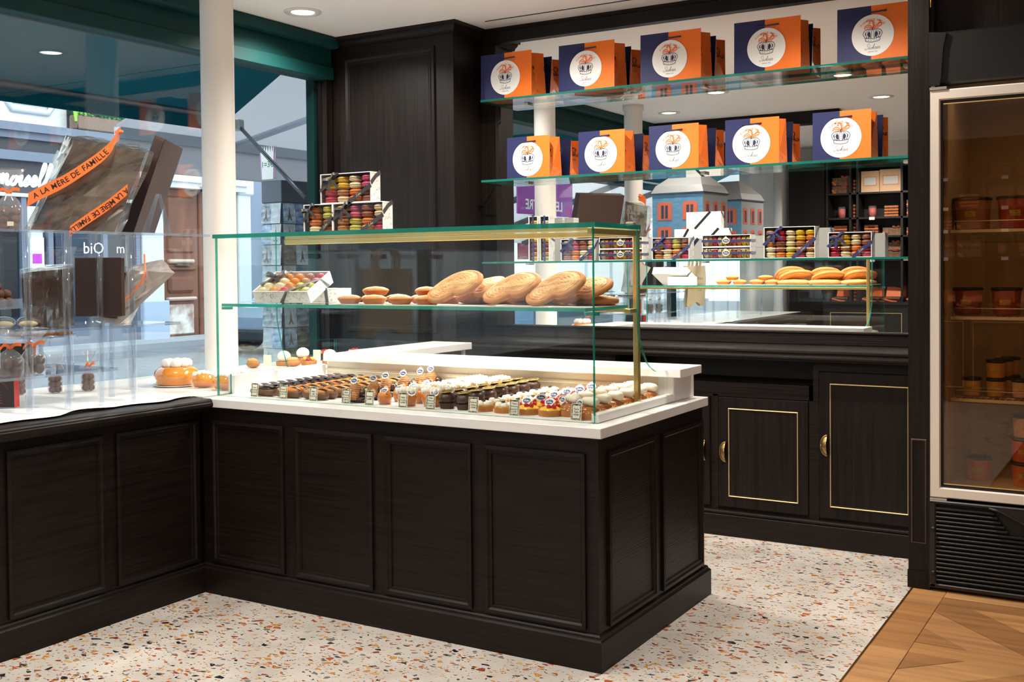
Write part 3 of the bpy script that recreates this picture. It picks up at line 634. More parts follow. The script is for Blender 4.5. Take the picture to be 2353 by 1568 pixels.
obj('cream_swirl',swirl(MB(),.0285,.056,T(0,.0,.022)),PIPE,sh); obj('cream_swirl',swirl(MB(),.017,.034,T(.014,-.022,.012)),PIPE,sh)
sticker(sh,(0,-.006,.083),(R(66),0,R(8)),.0155)
column(sh,[(-1.128+.012*math.sin(i*2.1),.165+.104*i) for i in range(6)],['chocolate pastry with a tall piped cream swirl, %s from the front'%ORD[i] for i in range(6)],'tall piped chocolate pastries')
# babas in clear cups
CUPP=[(0,0),(.029,0),(.030,.002),(.037,.028),(.038,.029)]
ab=tag(obj('rum_baba',MB().lathe([(0,.001),(.029,.002),(.035,.022),(.037,.034),(.033,.047),(.020,.056),(0,.058)],24,wob=lambda a,z:1+.03*math.sin(5*a)),BABA),'x','pastry')
obj('clear_cup',MB().lathe([(r+.0012,z) for r,z in CUPP],24,cap=False,wob=lambda a,z:1+.02*math.sin(20*a)),CUPF,ab)
obj('raisins',MB().ball((.028,-.012,.046),.004,6,5).ball((-.024,-.02,.046),.004,6,5).ball((.024,.018,.047),.004,6,5),mat('raisin',(60,40,34),.5),ab)['kind']='stuff'
sticker(ab,(0,-.006,.0605),(R(32),0,R(10)),.023)
ab.scale=(.74,.74,.86)
column(ab,[(-.985,.165),(-.985,.26),(-.99,.355),(-.995,.45)],['small round baba with a flat white tag on top, %s behind its card'%ORD[i] for i in range(4)],'round babas with flat tags',jit=12)
bc=tag(obj('cream_baba',MB().lathe([(0,.001),(.029,.002),(.035,.022),(.0385,.036),(.034,.05),(.02,.056),(0,.057)],24,sx=1.16,wob=lambda a,z:1+.03*math.sin(4*a+1)),BABA),'x','pastry')
obj('clear_cup',MB().lathe([((r+.0012)*1.0,z) for r,z in CUPP],24,cap=False,sx=1.16,wob=lambda a,z:1+.02*math.sin(20*a)),CUPF,bc)
for i in range(5):
    for s in (-1,1): obj('cream_rosette',MB().ball((-.032+.016*i,.0125*s-.003,.063-abs(i-2)*.0022),.0135,10,8,sc=(.72,1,1.0),j=.02),CREAMW,bc)
sticker(bc,(.034,-.022,.056),(R(58),0,R(38)),.0165)
bc.scale=(.92,.92,.96)
cells=[];labs=[]
for r_ in range(6):
    for q,(x,w_) in enumerate(((-.877,'nearer the eclairs'),(-.785,'nearer the chocolate domes'))):
        cells.append((x,.16+.098*r_+(.03 if q else 0))); labs.append('baba topped with white cream rosettes, %s from the front, row %s'%(ORD[r_],w_))
column(bc,cells,labs,'cream topped babas',jit=8)
pa=tag(obj('chocolate_dome',MB().ball((0,0,.036),.0305,18,12,sc=(1,1,.82)),mat('cocoa_dome',(70,44,36),.38,coat=.15,bump=(60,.15,.003))),'x','pastry')
obj('paper_cup',MB().lathe([(0,.0),(.024,0),(.031,.022)],60,cap=False,wob=lambda a,z:1+.035*math.sin(30*a)),CUPB,pa)
d=obj('gold_disc',MB().lathe([(0,-.001),(.0235,-.001),(.026,.0005),(.024,.0018),(.018,.0012),(0,.0012)],28),GOLDC,pa,(0,0,.0625),(R(6),R(-4),0)); obj('disc_print',MB().lathe([(.010,.0016),(.0175,.0016)],24,cap=False),mat('disc_brown',(92,66,40),.5),d)
cells=[];labs=[]
for r_ in range(7):
    for x,w_ in ((-.704,'nearer the cream babas'),(-.629,'nearer the lemon tarts')): cells.append((x,.17+.083*r_)); labs.append('dark chocolate dome with a gold disc, %s from the front, row %s'%(ORD[r_],w_))
column(pa,cells,labs,'chocolate domes with gold discs',jit=20)
CR=[(0,0),(.039,0),(.041,.002),(.0425,.020),(.0415,.022),(.039,.021),(.038,.012),(0,.012)]
def crust(name,col=CRUST): return tag(obj(name,MB().lathe(CR,32,wob=lambda a,z:1+.008*math.sin(24*a)),col),'x','tart')
tc=crust('lemon_tart'); tc.scale=(.90,.90,.95); obj('lemon_cream',MB().lathe([(0,.0225),(.03,.0222),(.040,.0195)],24,cap=False),mat('lemon_cream',(250,222,120),.35),tc)
for i,(px_,py_,pr_) in enumerate([(0,0,.016)]+[(.0255*math.cos(k*PI/3+.3),.0255*math.sin(k*PI/3+.3),.0145) for k in range(6)]): obj('meringue_drop',MB().lathe([(0,.019),(pr_*.96,.020),(pr_,.026),(pr_*.93,.031),(pr_*.6,.0345),(0,.0355)],16,M=T(px_,py_,.002 if i else .004)),MER,tc)
obj('chocolate_chip',MB().lathe([(0,.0),(.009,.0),(.009,.0012),(0,.0014)],16,M=T(.004,-.01,.0405)@RX(12)),DARK,tc)
cells=[];labs=[]
for r_ in range(6):
    for x,w_ in ((-.552,'nearer the chocolate domes'),(-.462,'nearer the raspberry tarts')): cells.append((x,.175+.099*r_)); labs.append('lemon tart covered in white meringue drops, %s from the front, row %s'%(ORD[r_],w_))
column(tc,cells,labs,'meringue lemon tarts',jit=30)
tf=crust('passion_tart'); obj('passion_cream',MB().lathe([(.040,.020),(.034,.028),(.018,.0335),(0,.035)],24,cap=False,wob=lambda a,z:1+.02*math.sin(3*a)),YEL,tf)
for a,rr,h in ((-60,.022,.030),(-20,.027,.029),(40,.023,.031),(150,.026,.029),(200,.024,.030),(100,.02,.032)):
    obj('raspberry',MB().lathe([(0,0),(.008,.001),(.0085,.006),(.006,.012),(.002,.0155),(0,.016)],10,M=T(rr*math.cos(R(a)),rr*math.sin(R(a)),h)@RX(50 if a%40 else -60)@RZ(a),wob=lambda a,z:1+.07*math.sin(5*a+z*900)),RASP,tf)
sticker(tf,(0,-.004,.047),(R(52),0,R(4)),.019)
cells=[];labs=[]
for r_ in range(6):
    for x,w_ in ((-.368,'nearer the lemon tarts'),(-.277,'nearer the apple tarts')): cells.append((x,.175+.099*r_)); labs.append('yellow passion tart with raspberries, %s from the front, row %s'%(ORD[r_],w_))
column(tf,cells,labs,'raspberry passion tarts',jit=14)
tt=crust('apple_tart'); obj('caramel_apples',MB().lathe([(.041,.020),(.038,.034),(.027,.041),(0,.043)],24,cap=False,wob=lambda a,z:1+.03*math.sin(6*a)+.02*math.sin(11*a+z*99)),TATIN,tt)
obj('chopped_nuts',chips(120,.036,.0445,.0245,.0024,5),NUTS,tt)['kind']='stuff'
obj('cream_quenelle',MB().tube([(-.034,0,-.001),(-.031,0,0),(-.020,0,.002),(.006,0,.003),(.026,0,.001),(.033,0,-.002),(.034,0,-.003)],1,16,rads=[.003,.009,.0155,.0172,.0165,.013,.003],flat=.92),mat('quenelle',(246,236,214),.5,sss=.1),tt,(.004,.004,.0555),(0,0,R(-12)))
sticker(tt,(-.024,-.014,.054),(R(68),0,R(-24)),.0145)
cells=[];labs=[]
for r_ in range(6):
    for x,w_ in ((-.190,'nearer the raspberry tarts'),(-.127,'against the side glass')): cells.append((x+(0 if 'side' in w_ else -.01),.165+.098*r_+(.0 if 'side' in w_ else .042))); labs.append('apple tart with a cream quenelle and nuts, %s from front, row %s'%(ORD[r_],w_))
cells=[(x if x>-.15 else -.2135,y) for x,y in cells]
column(tt,cells,labs,'apple tarts with quenelles',jit=10)
# price cards
def card(x,lines,yy=.104,z=TZ,rz=0,what=None,w=.040,h=.055):
    t=tag(obj('price_card',MB().box(-w/2,w/2,0,.0012,0,h),CARD),what or 'small ornate cream price card reading '+' '.join(lines),'price card','price cards in the case')
    t.location=(x,yy,z+.0015); t.rotation_euler=(R(-7),0,R(rz+random.uniform(-5,5)))
    n=MB(); rnd=random.Random(hash(x)%99)
    for i in range(90):
        u=i/90*4; s=int(u); f_=u-s; k=(f_-.5)
        for off in (.0026,.0052):
            if s%2==0: px_,pz_=k*(w-2*off),(off if s==0 else h-off)
            else: px_,pz_=((w/2-off) if s==1 else -(w/2-off)),h/2+k*(h-2*off)
            r_=.0006 if rnd.random()<.6 else .0010
            n.box(px_-r_,px_+r_,-.0004,0,pz_-r_,pz_+r_)
    n.prism([(-.004,h-.0055),(.004,h-.0055),(.0045,h-.003),(0,h-.0012),(-.0045,h-.003)],-.0004,0,'y')
    n.prism([(-.003,.0055),(.003,.0055),(0,.002)],-.0004,0,'y')
    obj('ornate_border',n,INK,t)['kind']='stuff'
    k=len(lines)
    for i,s in enumerate(lines): lettering(s,INK,min(.0088,.031/max(3.0,len(s)*.52)),(0,-.0006,h*.5+(k/2-.5-i)*.0092),(R(90),0,0),t,0,.012)
    obj('foot',MB().box(-.012,.012,.0012,.014,-.0012,.0),CARD,t)
    return t
for x,l in ((-1.598,('Eclair','chocolat','4,50 €')),(-1.444,('Eclair','caramel','4,50 €')),(-1.288,('Eclair','café','4,50 €')),(-1.125,('Saint','Honoré','chocolat','5,80 €')),(-1.012,('Ali Baba','6,60€')),(-.856,('Baba','Chantilly','4,90€')),(-.733,('Puits',"d'Amour",'chocolat','5,80€')),(-.549,('Tarte au','citron','4,90€')),(-.381,('Tarte','framboise','passion','5,50€')),(-.141,('Tarte','Tatin','4,90€'))): card(x,l)
# ================================================================ case shelf: biscuits on boards
SZ=1.1645
BOARD=mat('silver_board',(214,212,206),.3,.6); PALM=mat('palmier_pastry',(236,186,118),.6,var=((192,124,56),(20,50,50),.45),bump=((160,260,200),.8,.003)); FIN=mat('financier',(226,150,72),.5,var=((196,112,44),30,.5)); SUG=mat('sugared_rim',(196,128,66),.7,bump=(500,.9,.002))
def board(x,y,w,d,lab):
    return tag(obj('cake_board',MB().box(x-w/2,x+w/2,y-d/2,y+d/2,SZ,SZ+.003,0,.001),BOARD),lab,'board','silver boards on the glass shelf')
board(-1.08,.25,.26,.26,'silver board under the first cluster of golden boat cakes'); board(-.83,.25,.22,.26,'silver board under the second cluster of golden boat cakes'); board(-.585,.25,.22,.29,'silver board under the first palmier pile'); board(-.352,.25,.22,.29,'silver board under the middle palmier pile'); board(-.155,.23,.145,.25,'silver board under the palmier pile by the side glass')
fi=tag(obj('boat_cake',MB().lathe([(0,0),(.026,0),(.028,.002),(.037,.019),(.035,.024),(.023,.031),(0,.035)],22,sx=1.42,wob=lambda a,z:1+.01*math.sin(3*a)),FIN),'x','cake')
obj('moulded_side',MB().lathe([(.0285,.002),(.0376,.018)],40,cap=False,sx=1.42,wob=lambda a,z:1+.012*math.sin(20*a)),mat('financier_side',(176,100,44),.5),fi)
fc=[(-1.15,.165,0,0),(-1.035,.17,0,10),(-1.12,.27,0,-12),(-1.00,.275,0,6),(-1.07,.225,.030,20),(-.905,.165,0,-4),(-.79,.175,0,12),(-.88,.27,0,8),(-.765,.28,0,-10),(-.83,.225,.030,-16)]
for i,(x,y,z,a) in enumerate(fc):
    lb='golden boat shaped almond cake, %s of the %s cluster on the shelf'%(ORD[i if i<5 else i-5],'first' if i<5 else 'second')
    if i: dup(fi,(x,y,SZ+.0035+z),R(a),lb,'boat cakes')
    else: fi.location=(x,y,SZ+.0035); fi['label']=lb; fi['group']='boat cakes'
# palmier: flat heart of nested puff-pastry folds with a sugared rim
def palmier():
    m=MB(); n=44; rings=30; vs=[]; fs=[]
    def O(t,k):
        x=.100*math.cos(t); y=.064*math.sin(t); dd=(t+PI/2+PI)%(2*PI)-PI
        y+=.028*math.exp(-(dd/.24)**2)+.016*math.exp(-((t-PI/2)/.8)**2); return x*k,y*k
    prof=[]
    for q in range(rings+1):
        k=q/rings; prof.append((max(.04,k),.0285-.004*k+.0019*math.sin(k*50)-.013*max(0,k-.86)**1.4/.064))
    prof+=[(1.015,.014),(1.01,.007),(.95,.001),(.5,.0)]
    for k,z in prof:
        for i in range(n): x,y=O(2*PI*i/n,k); vs.append((x,y+.006*(1-k),z+.0012*math.sin(i*1.7+k*7)))
    K=len(prof)
    for q in range(K-1):
        for i in range(n): j=(i+1)%n; fs.append((q*n+i,q*n+j,(q+1)*n+j,(q+1)*n+i))
    fs+=[tuple(range(n)),tuple(range((K-1)*n,K*n))]
    return m.add(vs,fs,0,True)
pal=tag(obj('palmier',palmier(),PALM),'x','palmier'); pal.scale=(1.06,1.0,1.12)
rimm=MB(); pts=[]
for i in range(44):
    t=2*PI*i/44; dd=(t+PI/2+PI)%(2*PI)-PI; pts.append((.1*math.cos(t)*.99,.064*math.sin(t)*.99+.028*math.exp(-(dd/.24)**2)+.016*math.exp(-((t-PI/2)/.8)**2),.0125))
rimm.tube(pts,.0105,8,closed=True,flat=.95); obj('sugared_rim',rimm,SUG,pal)
pc=[('first',-.665,.21,[(.055,.09,.0,0,0,6),(.06,.05,.040,26,10,-10),(-.005,-.02,.050,36,17,10)]),('middle',-.425,.22,[(.02,.08,0,0,0,0),(.045,.055,.036,24,8,-8),(-.01,-.02,.046,34,14,6)]),('last',-.215,.205,[(.03,.085,0,0,0,-6),(.03,.045,.036,26,12,8),(-.03,-.03,.046,36,17,6)])]
WHR={'first':'pile beside the boat cakes','middle':'middle pile on the shelf','last':'pile by the side glass'}
fp=True
for nm,x,y,L_ in pc:
    for i,(dx,dy,dz,rx,ry,rz) in enumerate(L_):
        lb='big golden heart shaped palmier, %s of the %s'%(('bottom','second','topmost')[i],WHR[nm])
        loc=(x+dx,y+dy,SZ+.004+dz); rot=(R(rx),R(-ry),R(rz))
        if fp: pal.location=loc; pal.rotation_euler=rot; pal['label']=lb; pal['group']='palmiers'; fp=False
        else: dup(pal,loc,0,lb,'palmiers',rot)
# ================================================================ SHOPPING BAGS
def emblem_meshes():
    # sticker print in unit radius: ring text, plume, crown, hand lettering
    L_=MB()
    def arc(s,r,size,span,a0=90):
        n=len(s)
        for i,ch in enumerate(s):
            if ch==' ': continue
            a=R(a0+span/2-span*i/(n-1)); addtext(L_,ch,size,T(r*math.cos(a),r*math.sin(a),0)@Matrix.Rotation(a-PI/2,4,'Z'),0,bold=.01)
    arc('A LA MÈRE DE FAMILLE',.745,.155,92); arc('DEPUIS 1761',.60,.075,36)
    Fm=MB()
    for pts,w in (([(0,-.02),(.03,.14),(-.01,.30),(-.10,.33),(-.15,.26),(-.10,.20)],.05),([(.0,-.02),(.07,.12),(.06,.28),(-.02,.37),(-.12,.36)],.03),
        ([(0,-.02),(-.12,.12),(-.25,.14),(-.36,.06),(-.38,-.03),(-.32,-.05)],.05),([(0,-.04),(-.14,.04),(-.26,.05),(-.33,-.01)],.045),([(-.05,-.04),(-.2,-.02),(-.3,-.06)],.03),
        ([(0,-.02),(.12,.10),(.24,.12),(.34,.20),(.42,.15),(.40,.07),(.33,.06)],.05),([(.02,-.03),(.16,.04),(.28,.05),(.38,.10)],.045),([(.02,-.05),(.16,-.02),(.30,-.01),(.37,.05)],.03),([(.2,.13),(.27,.22),(.36,.24),(.44,.19)],.03)):
        c=crom(pts,5); n=len(c); Fm.stroke(c,[w*(.45+.75*math.sin(PI*(.15+.8*i/(n-1)))) for i in range(n)])
    C_=MB()
    def st(p,w=.028): C_.stroke(crom(p,5),w)
    st([(-.36,-.14),(0,-.19),(.36,-.14)]); st([(-.33,-.30),(0,-.35),(.33,-.30)]); st([(-.36,-.14),(-.345,-.22),(-.33,-.30)]); st([(.36,-.14),(.345,-.22),(.33,-.30)])
    for s in (-1,1):
        st([(s*.36,-.14),(s*.45,.06),(s*.36,.22),(s*.16,.27),(0,.24)],.03); st([(s*.26,-.15),(s*.33,.06),(s*.24,.18),(s*.10,.22)],.022); st([(s*.03,.24),(s*.06,.1),(s*.04,-.1)],.02)
        C_.prism([(s*.28,-.10),(s*.36,.02),(s*.36,.12),(s*.33,.13),(s*.30,.02)],0,.001); C_.prism([(s*.09,-.12),(s*.10,.08),(s*.15,.17),(s*.23,.12),(s*.26,.02),(s*.21,-.09)],0,.001)
        for x in (.08,.19,.29): C_.lathe([(0,.001),(.028,.001)],8,0,T(s*x,-.135+.02*x,0),cap=False); C_.box(s*x-.012,s*x+.012,-.27,-.24,0,.001)
    C_.lathe([(0,.001),(.03,.001)],8,0,T(0,.285,0),cap=False); C_.box(-.012,.012,.3,.36,0,.001); C_.prism([(-.05,-.16),(-.06,.02),(0,.12),(.06,.02),(.05,-.16)],0,.0005,mi=0) if False else None
    script(C_,'Stohrer',.25,T(-.36,-.70,0),.055,0); addtext(C_,'DEPUIS 1730',.08,T(0,-.82,0))
    return L_.mesh('lettering',[ORINK]),Fm.mesh('plume',[ORINK]),C_.mesh('crown',[NAVINK])
EM=emblem_meshes(); STK=MB().lathe([(0,.0006),(1,.0006),(1,0)],48,cap=False).flat().mesh('sticker',[PAPER])
NAVC=mat('navy_cord',(26,30,78),.5)
def bag(Wd,Hh,Dp,top):
    t=thing('shopping_bag','x','bag',(0,0,0))
    e=.0012; s=.012*Wd/.3
    def wall(name,y,back=False):
        m=MB(); k=.47 if not back else .5; dy=(.02 if back else 0)
        yy0=y; yy1=y-(top if back else -.004)   # leans in a little towards the top
        for x0,x1,mi in ((0,k*Wd,0),(k*Wd,Wd,1)):
            if back: mi=1-mi
            vs=[(x0,yy0,0),(x1,yy0,0),(x1,yy1,Hh),(x0,yy1,Hh),(x0,yy0+e,0),(x1,yy0+e,0),(x1,yy1+e,Hh),(x0,yy1+e,Hh)]
            m.add(vs,[(0,1,2,3),(7,6,5,4),(0,4,5,1),(3,2,6,7),(0,3,7,4),(1,5,6,2)],mi)
        return obj(name,m,[NAVY,ORANGE],t)
    wall('front_panel',0); wall('back_panel',Dp,True)
    def gus(x,sg,mt):
        m=MB(); i=-sg*.048; hz=Hh*.30
        vs=[(x,0,0),(x,Dp,0),(x,Dp/2,0),(x,0.004,Hh),(x,Dp-top,Hh),(x+i,(Dp-top+.004)/2,Hh),(x+i*.35,Dp/2-.002,hz),(x,.001,hz*.55),(x,Dp-.004,hz*.55)]
        m.add(vs,[(0,2,6,7),(2,1,8,6),(7,6,5,3),(6,8,4,5)],0)
        o=obj('gusset',m,mt,t); return o
    gus(0,-1,NAVY); g=gus(Wd,1,ORANGE)
    gm=MB(); M_=Matrix(((0,0,1,Wd+.0004),(1,0,0,0),(0,1,0,0),(0,0,0,1)))
    script(gm,'Stohrer',Hh*.19,M_@T(Dp*.08,Hh*.62,0),.10); addtext(gm,'DEPUIS 1730',.014,M_@T(Dp*.5,Hh*.52,0)); 
    for q in range(2): gm.box(Wd,Wd+.0006,Dp*.36,Dp*.62,Hh*(.16-.03*q),Hh*(.165-.03*q))
    for v in range(len(gm.v)):      # follow the inward crease of the gusset
        x,y,z=gm.v[v]; f_=1-abs(y/((Dp-top*z/Hh))*2-1); gm.v[v]=(Wd+.0006-.048*(.35+.65*min(1,max(0,z/Hh-.3)/.7))*max(0,f_)*(1 if z>Hh*.3 else z/(Hh*.3))+.0003,y,z)
    obj('lettering',gm,INK,g,fix=False)
    obj('base',MB().box(0,Wd,0,Dp,0,.0012),ORANGE,t)
    for yy in (-.003,Dp+.003-top*.88):
        obj('handle',MB().tube(crom([(.34*Wd,yy+.004,.868*Hh),(.35*Wd,yy,.868*Hh),(.5*Wd,yy-.001*0,.872*Hh),(.66*Wd,yy,.880*Hh),(.67*Wd,yy+.004,.880*Hh)],4),.0034,6),NAVC,t)
    st=link('sticker',STK,t,(.492*Wd,-.0004,.455*Hh),(R(90),0,0),(.0945,.0945,1))
    for n_,me in zip(('lettering','plume','crown'),EM):
        o=link(n_,me,st,(0,0,.0012))
        if n_=='plume': o.location.y=.36
        if n_=='crown': o.location.y=.02
    return t
BX=['at the pilaster end','beside the pilaster-end one','in the middle','beside the one at the fridge end','at the fridge end']
for k,(Wd,Hh,Dp,top,z,xs,lab) in enumerate(((.328,.250,.165,.03,2.2384,(-1.752,-1.257,-.779,-.278,.2225),'large navy and orange paper bag, top shelf, '),(.270,.226,.140,.025,1.7914,(-1.585,-1.141,-.733,-.326,.106),'small navy and orange paper bag, middle shelf, '))):
    b=bag(Wd,Hh,Dp,top); b['group']=('larger' if k==0 else 'smaller')+' paper bags'
    for i,x in enumerate(xs):
        if i==0: b.location=(x,2.056,z); b['label']=lab+BX[i]
        else: dup(b,(x,2.056+random.uniform(0,.006),z),R(random.uniform(-1,1)),lab+BX[i])
# ================================================================ MACARONS
MC=dict(pink=(208,84,112),red=(196,36,66),yellow=(236,190,30),orange=(230,132,44),coffee=(188,124,62),cream=(236,214,166),brown=(160,92,62),lime=(206,196,84),mauve=(168,112,104),vanilla=(244,226,178))
_mm={}
def mac_mesh(c):
    if c not in _mm:
        mt=mat('macaron_'+c,MC[c],.5,var=(tuple(int(v*.88) for v in MC[c]),120,.5)); m=MB(); j=lambda a,z:1+.012*math.sin(9*a)+.01*math.sin(17*a+1)
        up_=[(0,.0135),(.012,.0132),(.020,.0108),(.0240,.0075),(.0250,.0048),(.0256,.0034),(.0250,.0022),(.0235,.0020)]
        m.lathe(up_,18,wob=j,cap=False); m.lathe([(r,-z) for r,z in up_],18,wob=j,cap=False)
        fl=MB().lathe([(.0232,-.0026),(.0240,-.001),(.0240,.001),(.0232,.0026)],18)
        _mm[c]=(m.mesh('macaron',[mt]),fl.mesh('filling',[mat('filling_'+c,tuple(int(v*.72) for v in MC[c]),.6)]))
    return _mm[c]
def macaron(c,M,sc,lab,grp):
    a,b=mac_mesh(c); o=link('macaron',a); o.matrix_world=M@Matrix.Diagonal((*sc,1)); tag(o,lab,'macaron',grp); f=link('filling',b,o); return o
RIBN=mat('navy_satin',(34,44,96),.3,sheen=.4); RIBK=mat('black_satin',(40,40,44),.25,sheen=.4); INNER=mat('box_inner',(52,44,50),.6); GILT=mat('gilt_print',(206,190,140),.4)
def bow(parent,loc,rot,mt,s=1.0):
    m=MB()
    for sg in (-1,1):
        m.ribbon(crom([(0,0,0),(sg*.012,-.006,.006),(sg*.026,-.010,.010),(sg*.030,-.004,.006),(sg*.016,-.002,.002),(0,0,0)],4),.0052,(0,.2,1),th=.0004)
        m.ribbon(crom([(0,-.002,0),(sg*.008,-.004,-.012),(sg*.015,-.003,-.026),(sg*.021,-.002,-.038)],4),.005,(1,0,.3*sg),th=.0004)
    m.ball((0,-.004,0),.006,8,6,sc=(1,.7,1))
    return link('bow',m.mesh('bow',[mt]),parent,loc,rot,s)
ORN={}
def ornament(parent,w,h,M):
    # scroll print: small leaf strokes
    rnd=random.Random(int(w*1000)+int(h*999)); m=MB()
    for q in range(int(14*w/.1)+6):
        x=rnd.uniform(.06,.94)*w; z=rnd.uniform(.12,.88)*h; a=rnd.uniform(0,6.28); L_=rnd.uniform(.004,.009)
        m.stroke(crom([(x,z),(x+L_*math.cos(a),z+L_*math.sin(a)),(x+L_*math.cos(a+.9)*1.4,z+L_*math.sin(a+.9)*1.4)],3),.0011)
    m.stroke([(.03*w,.06*h),(.97*w,.06*h)],.0006); m.stroke([(.03*w,.94*h),(.97*w,.94*h)],.0006)
    o=link('printed_ornament',m.mesh('printed_ornament',[mat('ornament_ink',(96,92,92),.6)]),parent); o.matrix_local=M; o['kind']='stuff'; return o
def mbox(x,y,z,W_,H_,D_,cols,lab,where,mt=RIBN,style='grid',rz=0,ribtext='Stohrer',M0=None):
    # open-fronted macaron box standing on its side; window faces -y
    t=thing('macaron_box',lab,'box',(0,0,0),0,'macaron gift boxes'); M=M0 if M0 is not None else T(x,y,z)@RZ(rz); t.matrix_world=M; e=.003
    obj('carton',MB().box(0,W_,0,D_,0,e).box(0,W_,0,D_,H_-e,H_).box(0,e,0,D_,e,H_-e).box(W_-e,W_,0,D_,e,H_-e).box(e,W_-e,D_-e,D_,e,H_-e),PAPER,t)
    obj('lining',MB().box(e,W_-e,D_-e-.001,D_-e,e,H_-e).box(e,W_-e,.006,D_-e,H_-e-.001,H_-e).box(e,e+.0008,.006,D_-e,e,H_-e).box(W_-e-.0008,W_-e,.006,D_-e,e,H_-e),INNER,t)
    obj('film',MB().box(e,W_-e,.0015,.0019,e,H_-e),FILM,t)
    ornament(t,D_,H_,Matrix(((0,0,1,W_+.0004),(1,0,0,0),(0,1,0,0),(0,0,0,1))))
    rnd=random.Random(int(x*977)+int(z*31)); iw,ih=W_-2*e,H_-2*e
    if style=='grid':
        n=len(cols); cw=iw/n
        for i,c in enumerate(cols):
            k=len(c); ch=min((ih-.002)/k,.0265); 
            for q,cc in enumerate(c):   # listed top to bottom
                zz=e+ch*(k-1-q)+ch/2
                rr=min(cw*.5,.0275)/.0256*.985
                macaron(cc,M@T(e+cw*(i+.5)+rnd.uniform(-.001,.001),.004+.0256*rr,zz)@RX(rnd.uniform(-3,3))@RY(rnd.uniform(-3,3))@RZ(rnd.uniform(0,360)),(rr,rr,ch/.0272),'%s macaron, column %s, layer %s from top, %s'%(cc,('one','two','three','four','five')[i],('one','two','three','four','five','six','seven','eight','nine')[q],where),'macarons '+where)
        m=MB(); o=.0012
        a=(W_*.56,-o,-.0); b=(W_+o,-o,H_*.62) if mt is RIBN else (W_+o,-o,H_*.55)
        wd=.0085; m.ribbon([a,tuple((p+q)/2 for p,q in zip(a,b)),b],wd,(b[2],0,-(b[0]-a[0])),th=.0003)
        obj('ribbon',m,mt,t); 
        m2=MB(); M_=T(*[(p+q)/2 for p,q in zip(a,b)])@RY(-math.degrees(math.atan2(b[2],b[0]-a[0])))@FRONT@T(-.020,-.003,.0008); script(m2,ribtext,.0095,M_,.10); obj('lettering',m2,GILT,t,fix=False)
        m=MB(); m.ribbon([(-o,-o,H_*.42),(W_*.24,-o,H_*.80),(W_*.36,-o,H_+o)],.0075,(.75,0,-.5),th=.0003); obj('ribbon',m,mt,t); bow(t,(W_*.22,-.004,H_*.80),(0,R(-22),0),mt,1.15)
        # band round the side and the back
        m=MB(); m.ribbon([(W_+o,0,H_*.62),(W_+o,D_*.5,H_*.86),(W_+o,D_,H_*1.0)],.0085,(0,.5,-.85),th=.0003); obj('ribbon',m,mt,t); m=MB(); m.ribbon([(W_*.70,D_+o,H_),(W_*.25,D_+o,0)],.0085,(.8,0,-.6),th=.0003); obj('ribbon',m,mt,t)
    elif style=='row':
        n=len(cols[0]); cw=iw/n
        for i,cc in enumerate(cols[0]): 
            rr=min(ih/2,.0256)/.0256*.98
            macaron(cc,M@T(e+cw*(i+.5),.004+.0256*rr,e+.0256*rr)@RY(90+rnd.uniform(-3,3))@RZ(rnd.uniform(0,360)),(rr,rr,cw/.0275),'%s macaron standing on edge, place %s, %s'%(cc,('one','two','three','four','five','six','seven','eight','nine','ten')[i],where),'macarons '+where)
        m=MB(); o=.0012; m.ribbon([(-o,D_,H_*.5),(-o,-o,H_*.5),(W_*.5,-o,H_*.5),(W_+o,-o,H_*.5),(W_+o,D_,H_*.5)],.0062,(0,0,1),th=.0003); obj('ribbon',m,mt,t)
        oval(t,(W_*.5,-.003,H_*.5),.02)
    elif style=='tower':
        n=len(cols[0]); ch=(ih-.02)/n
        for i,cc in enumerate(cols[0]): 
            rr=iw/2/.0256*.96
            macaron(cc,M@T(W_/2,.004+.0256*rr,e+ch*(n-1-i)+ch/2)@RZ(rnd.uniform(0,360)),(rr,rr,ch/.0272),'%s macaron, place %s from top, %s'%(cc,('one','two','three','four','five','six','seven','eight','nine')[i],where),'macarons '+where)
        m=MB(); o=.0012; m.ribbon([(W_*.5,D_,H_+o),(W_*.5,-o,H_+o),(W_*.5,-o,H_*.5),(W_*.5,-o,0)],.0055,(1,0,0),th=.0003); obj('ribbon',m,mt,t); m=MB(); m.ribbon([(W_+o,-o,H_*.55),(W_+o,D_,H_*.45)],.0055,(0,0,1),th=.0003); obj('ribbon',m,mt,t); oval(t,(W_*.5,-.003,H_*.62),.02,.74)
    return t
def oval(t,loc,r,sx=1.0):
    if 'o' not in _st:
        m=MB().lathe([(0,.02),(1,.02),(1,0)],28,sy=.74,cap=False).flat(); m.prism([(-.5,.62),(.5,.62),(.3,.9),(0,1.1),(-.3,.9)],0,.02,'z')
        e=MB().lathe([(0,.05),(.8,.05)],28,0,sy=.54,cap=False).flat(); script(e,'Stohrer',.42,T(-.62,-.14,.08),.12,1)
        _st['o']=m.mesh('oval_sticker',[mat('sticker_ivory',(232,222,180),.5)]); _st['oe']=e.mesh('emblem',[BLUEI,PAPER])
    o=link('oval_sticker',_st['o'],t,loc,(R(90),0,0),(r*sx,r,r)); link('emblem',_st['oe'],o)
S1=1.3335; Y1=2.066
mbox(-1.456,Y1,S1,.057,.247,.062,[['yellow','cream','pink','brown','yellow','mauve','brown','orange','yellow']],'narrow upright macaron box at the pilaster end of the lowest shelf','in the first upright box',style='tower')
mbox(-1.385,Y1,S1,.058,.246,.062,[['cream','pink','mauve','red','yellow','brown','brown','orange','lime']],'second narrow upright macaron box on the lowest shelf','in the second upright box',style='tower')
mbox(-1.256,Y1,S1,.204,.117,.066,[['cream','mauve','mauve','mauve'],['pink','pink','orange','orange'],['brown','brown','vanilla','vanilla'],['cream','cream','red','red']],'macaron box with navy bow beside the two upright boxes','beside the uprights')
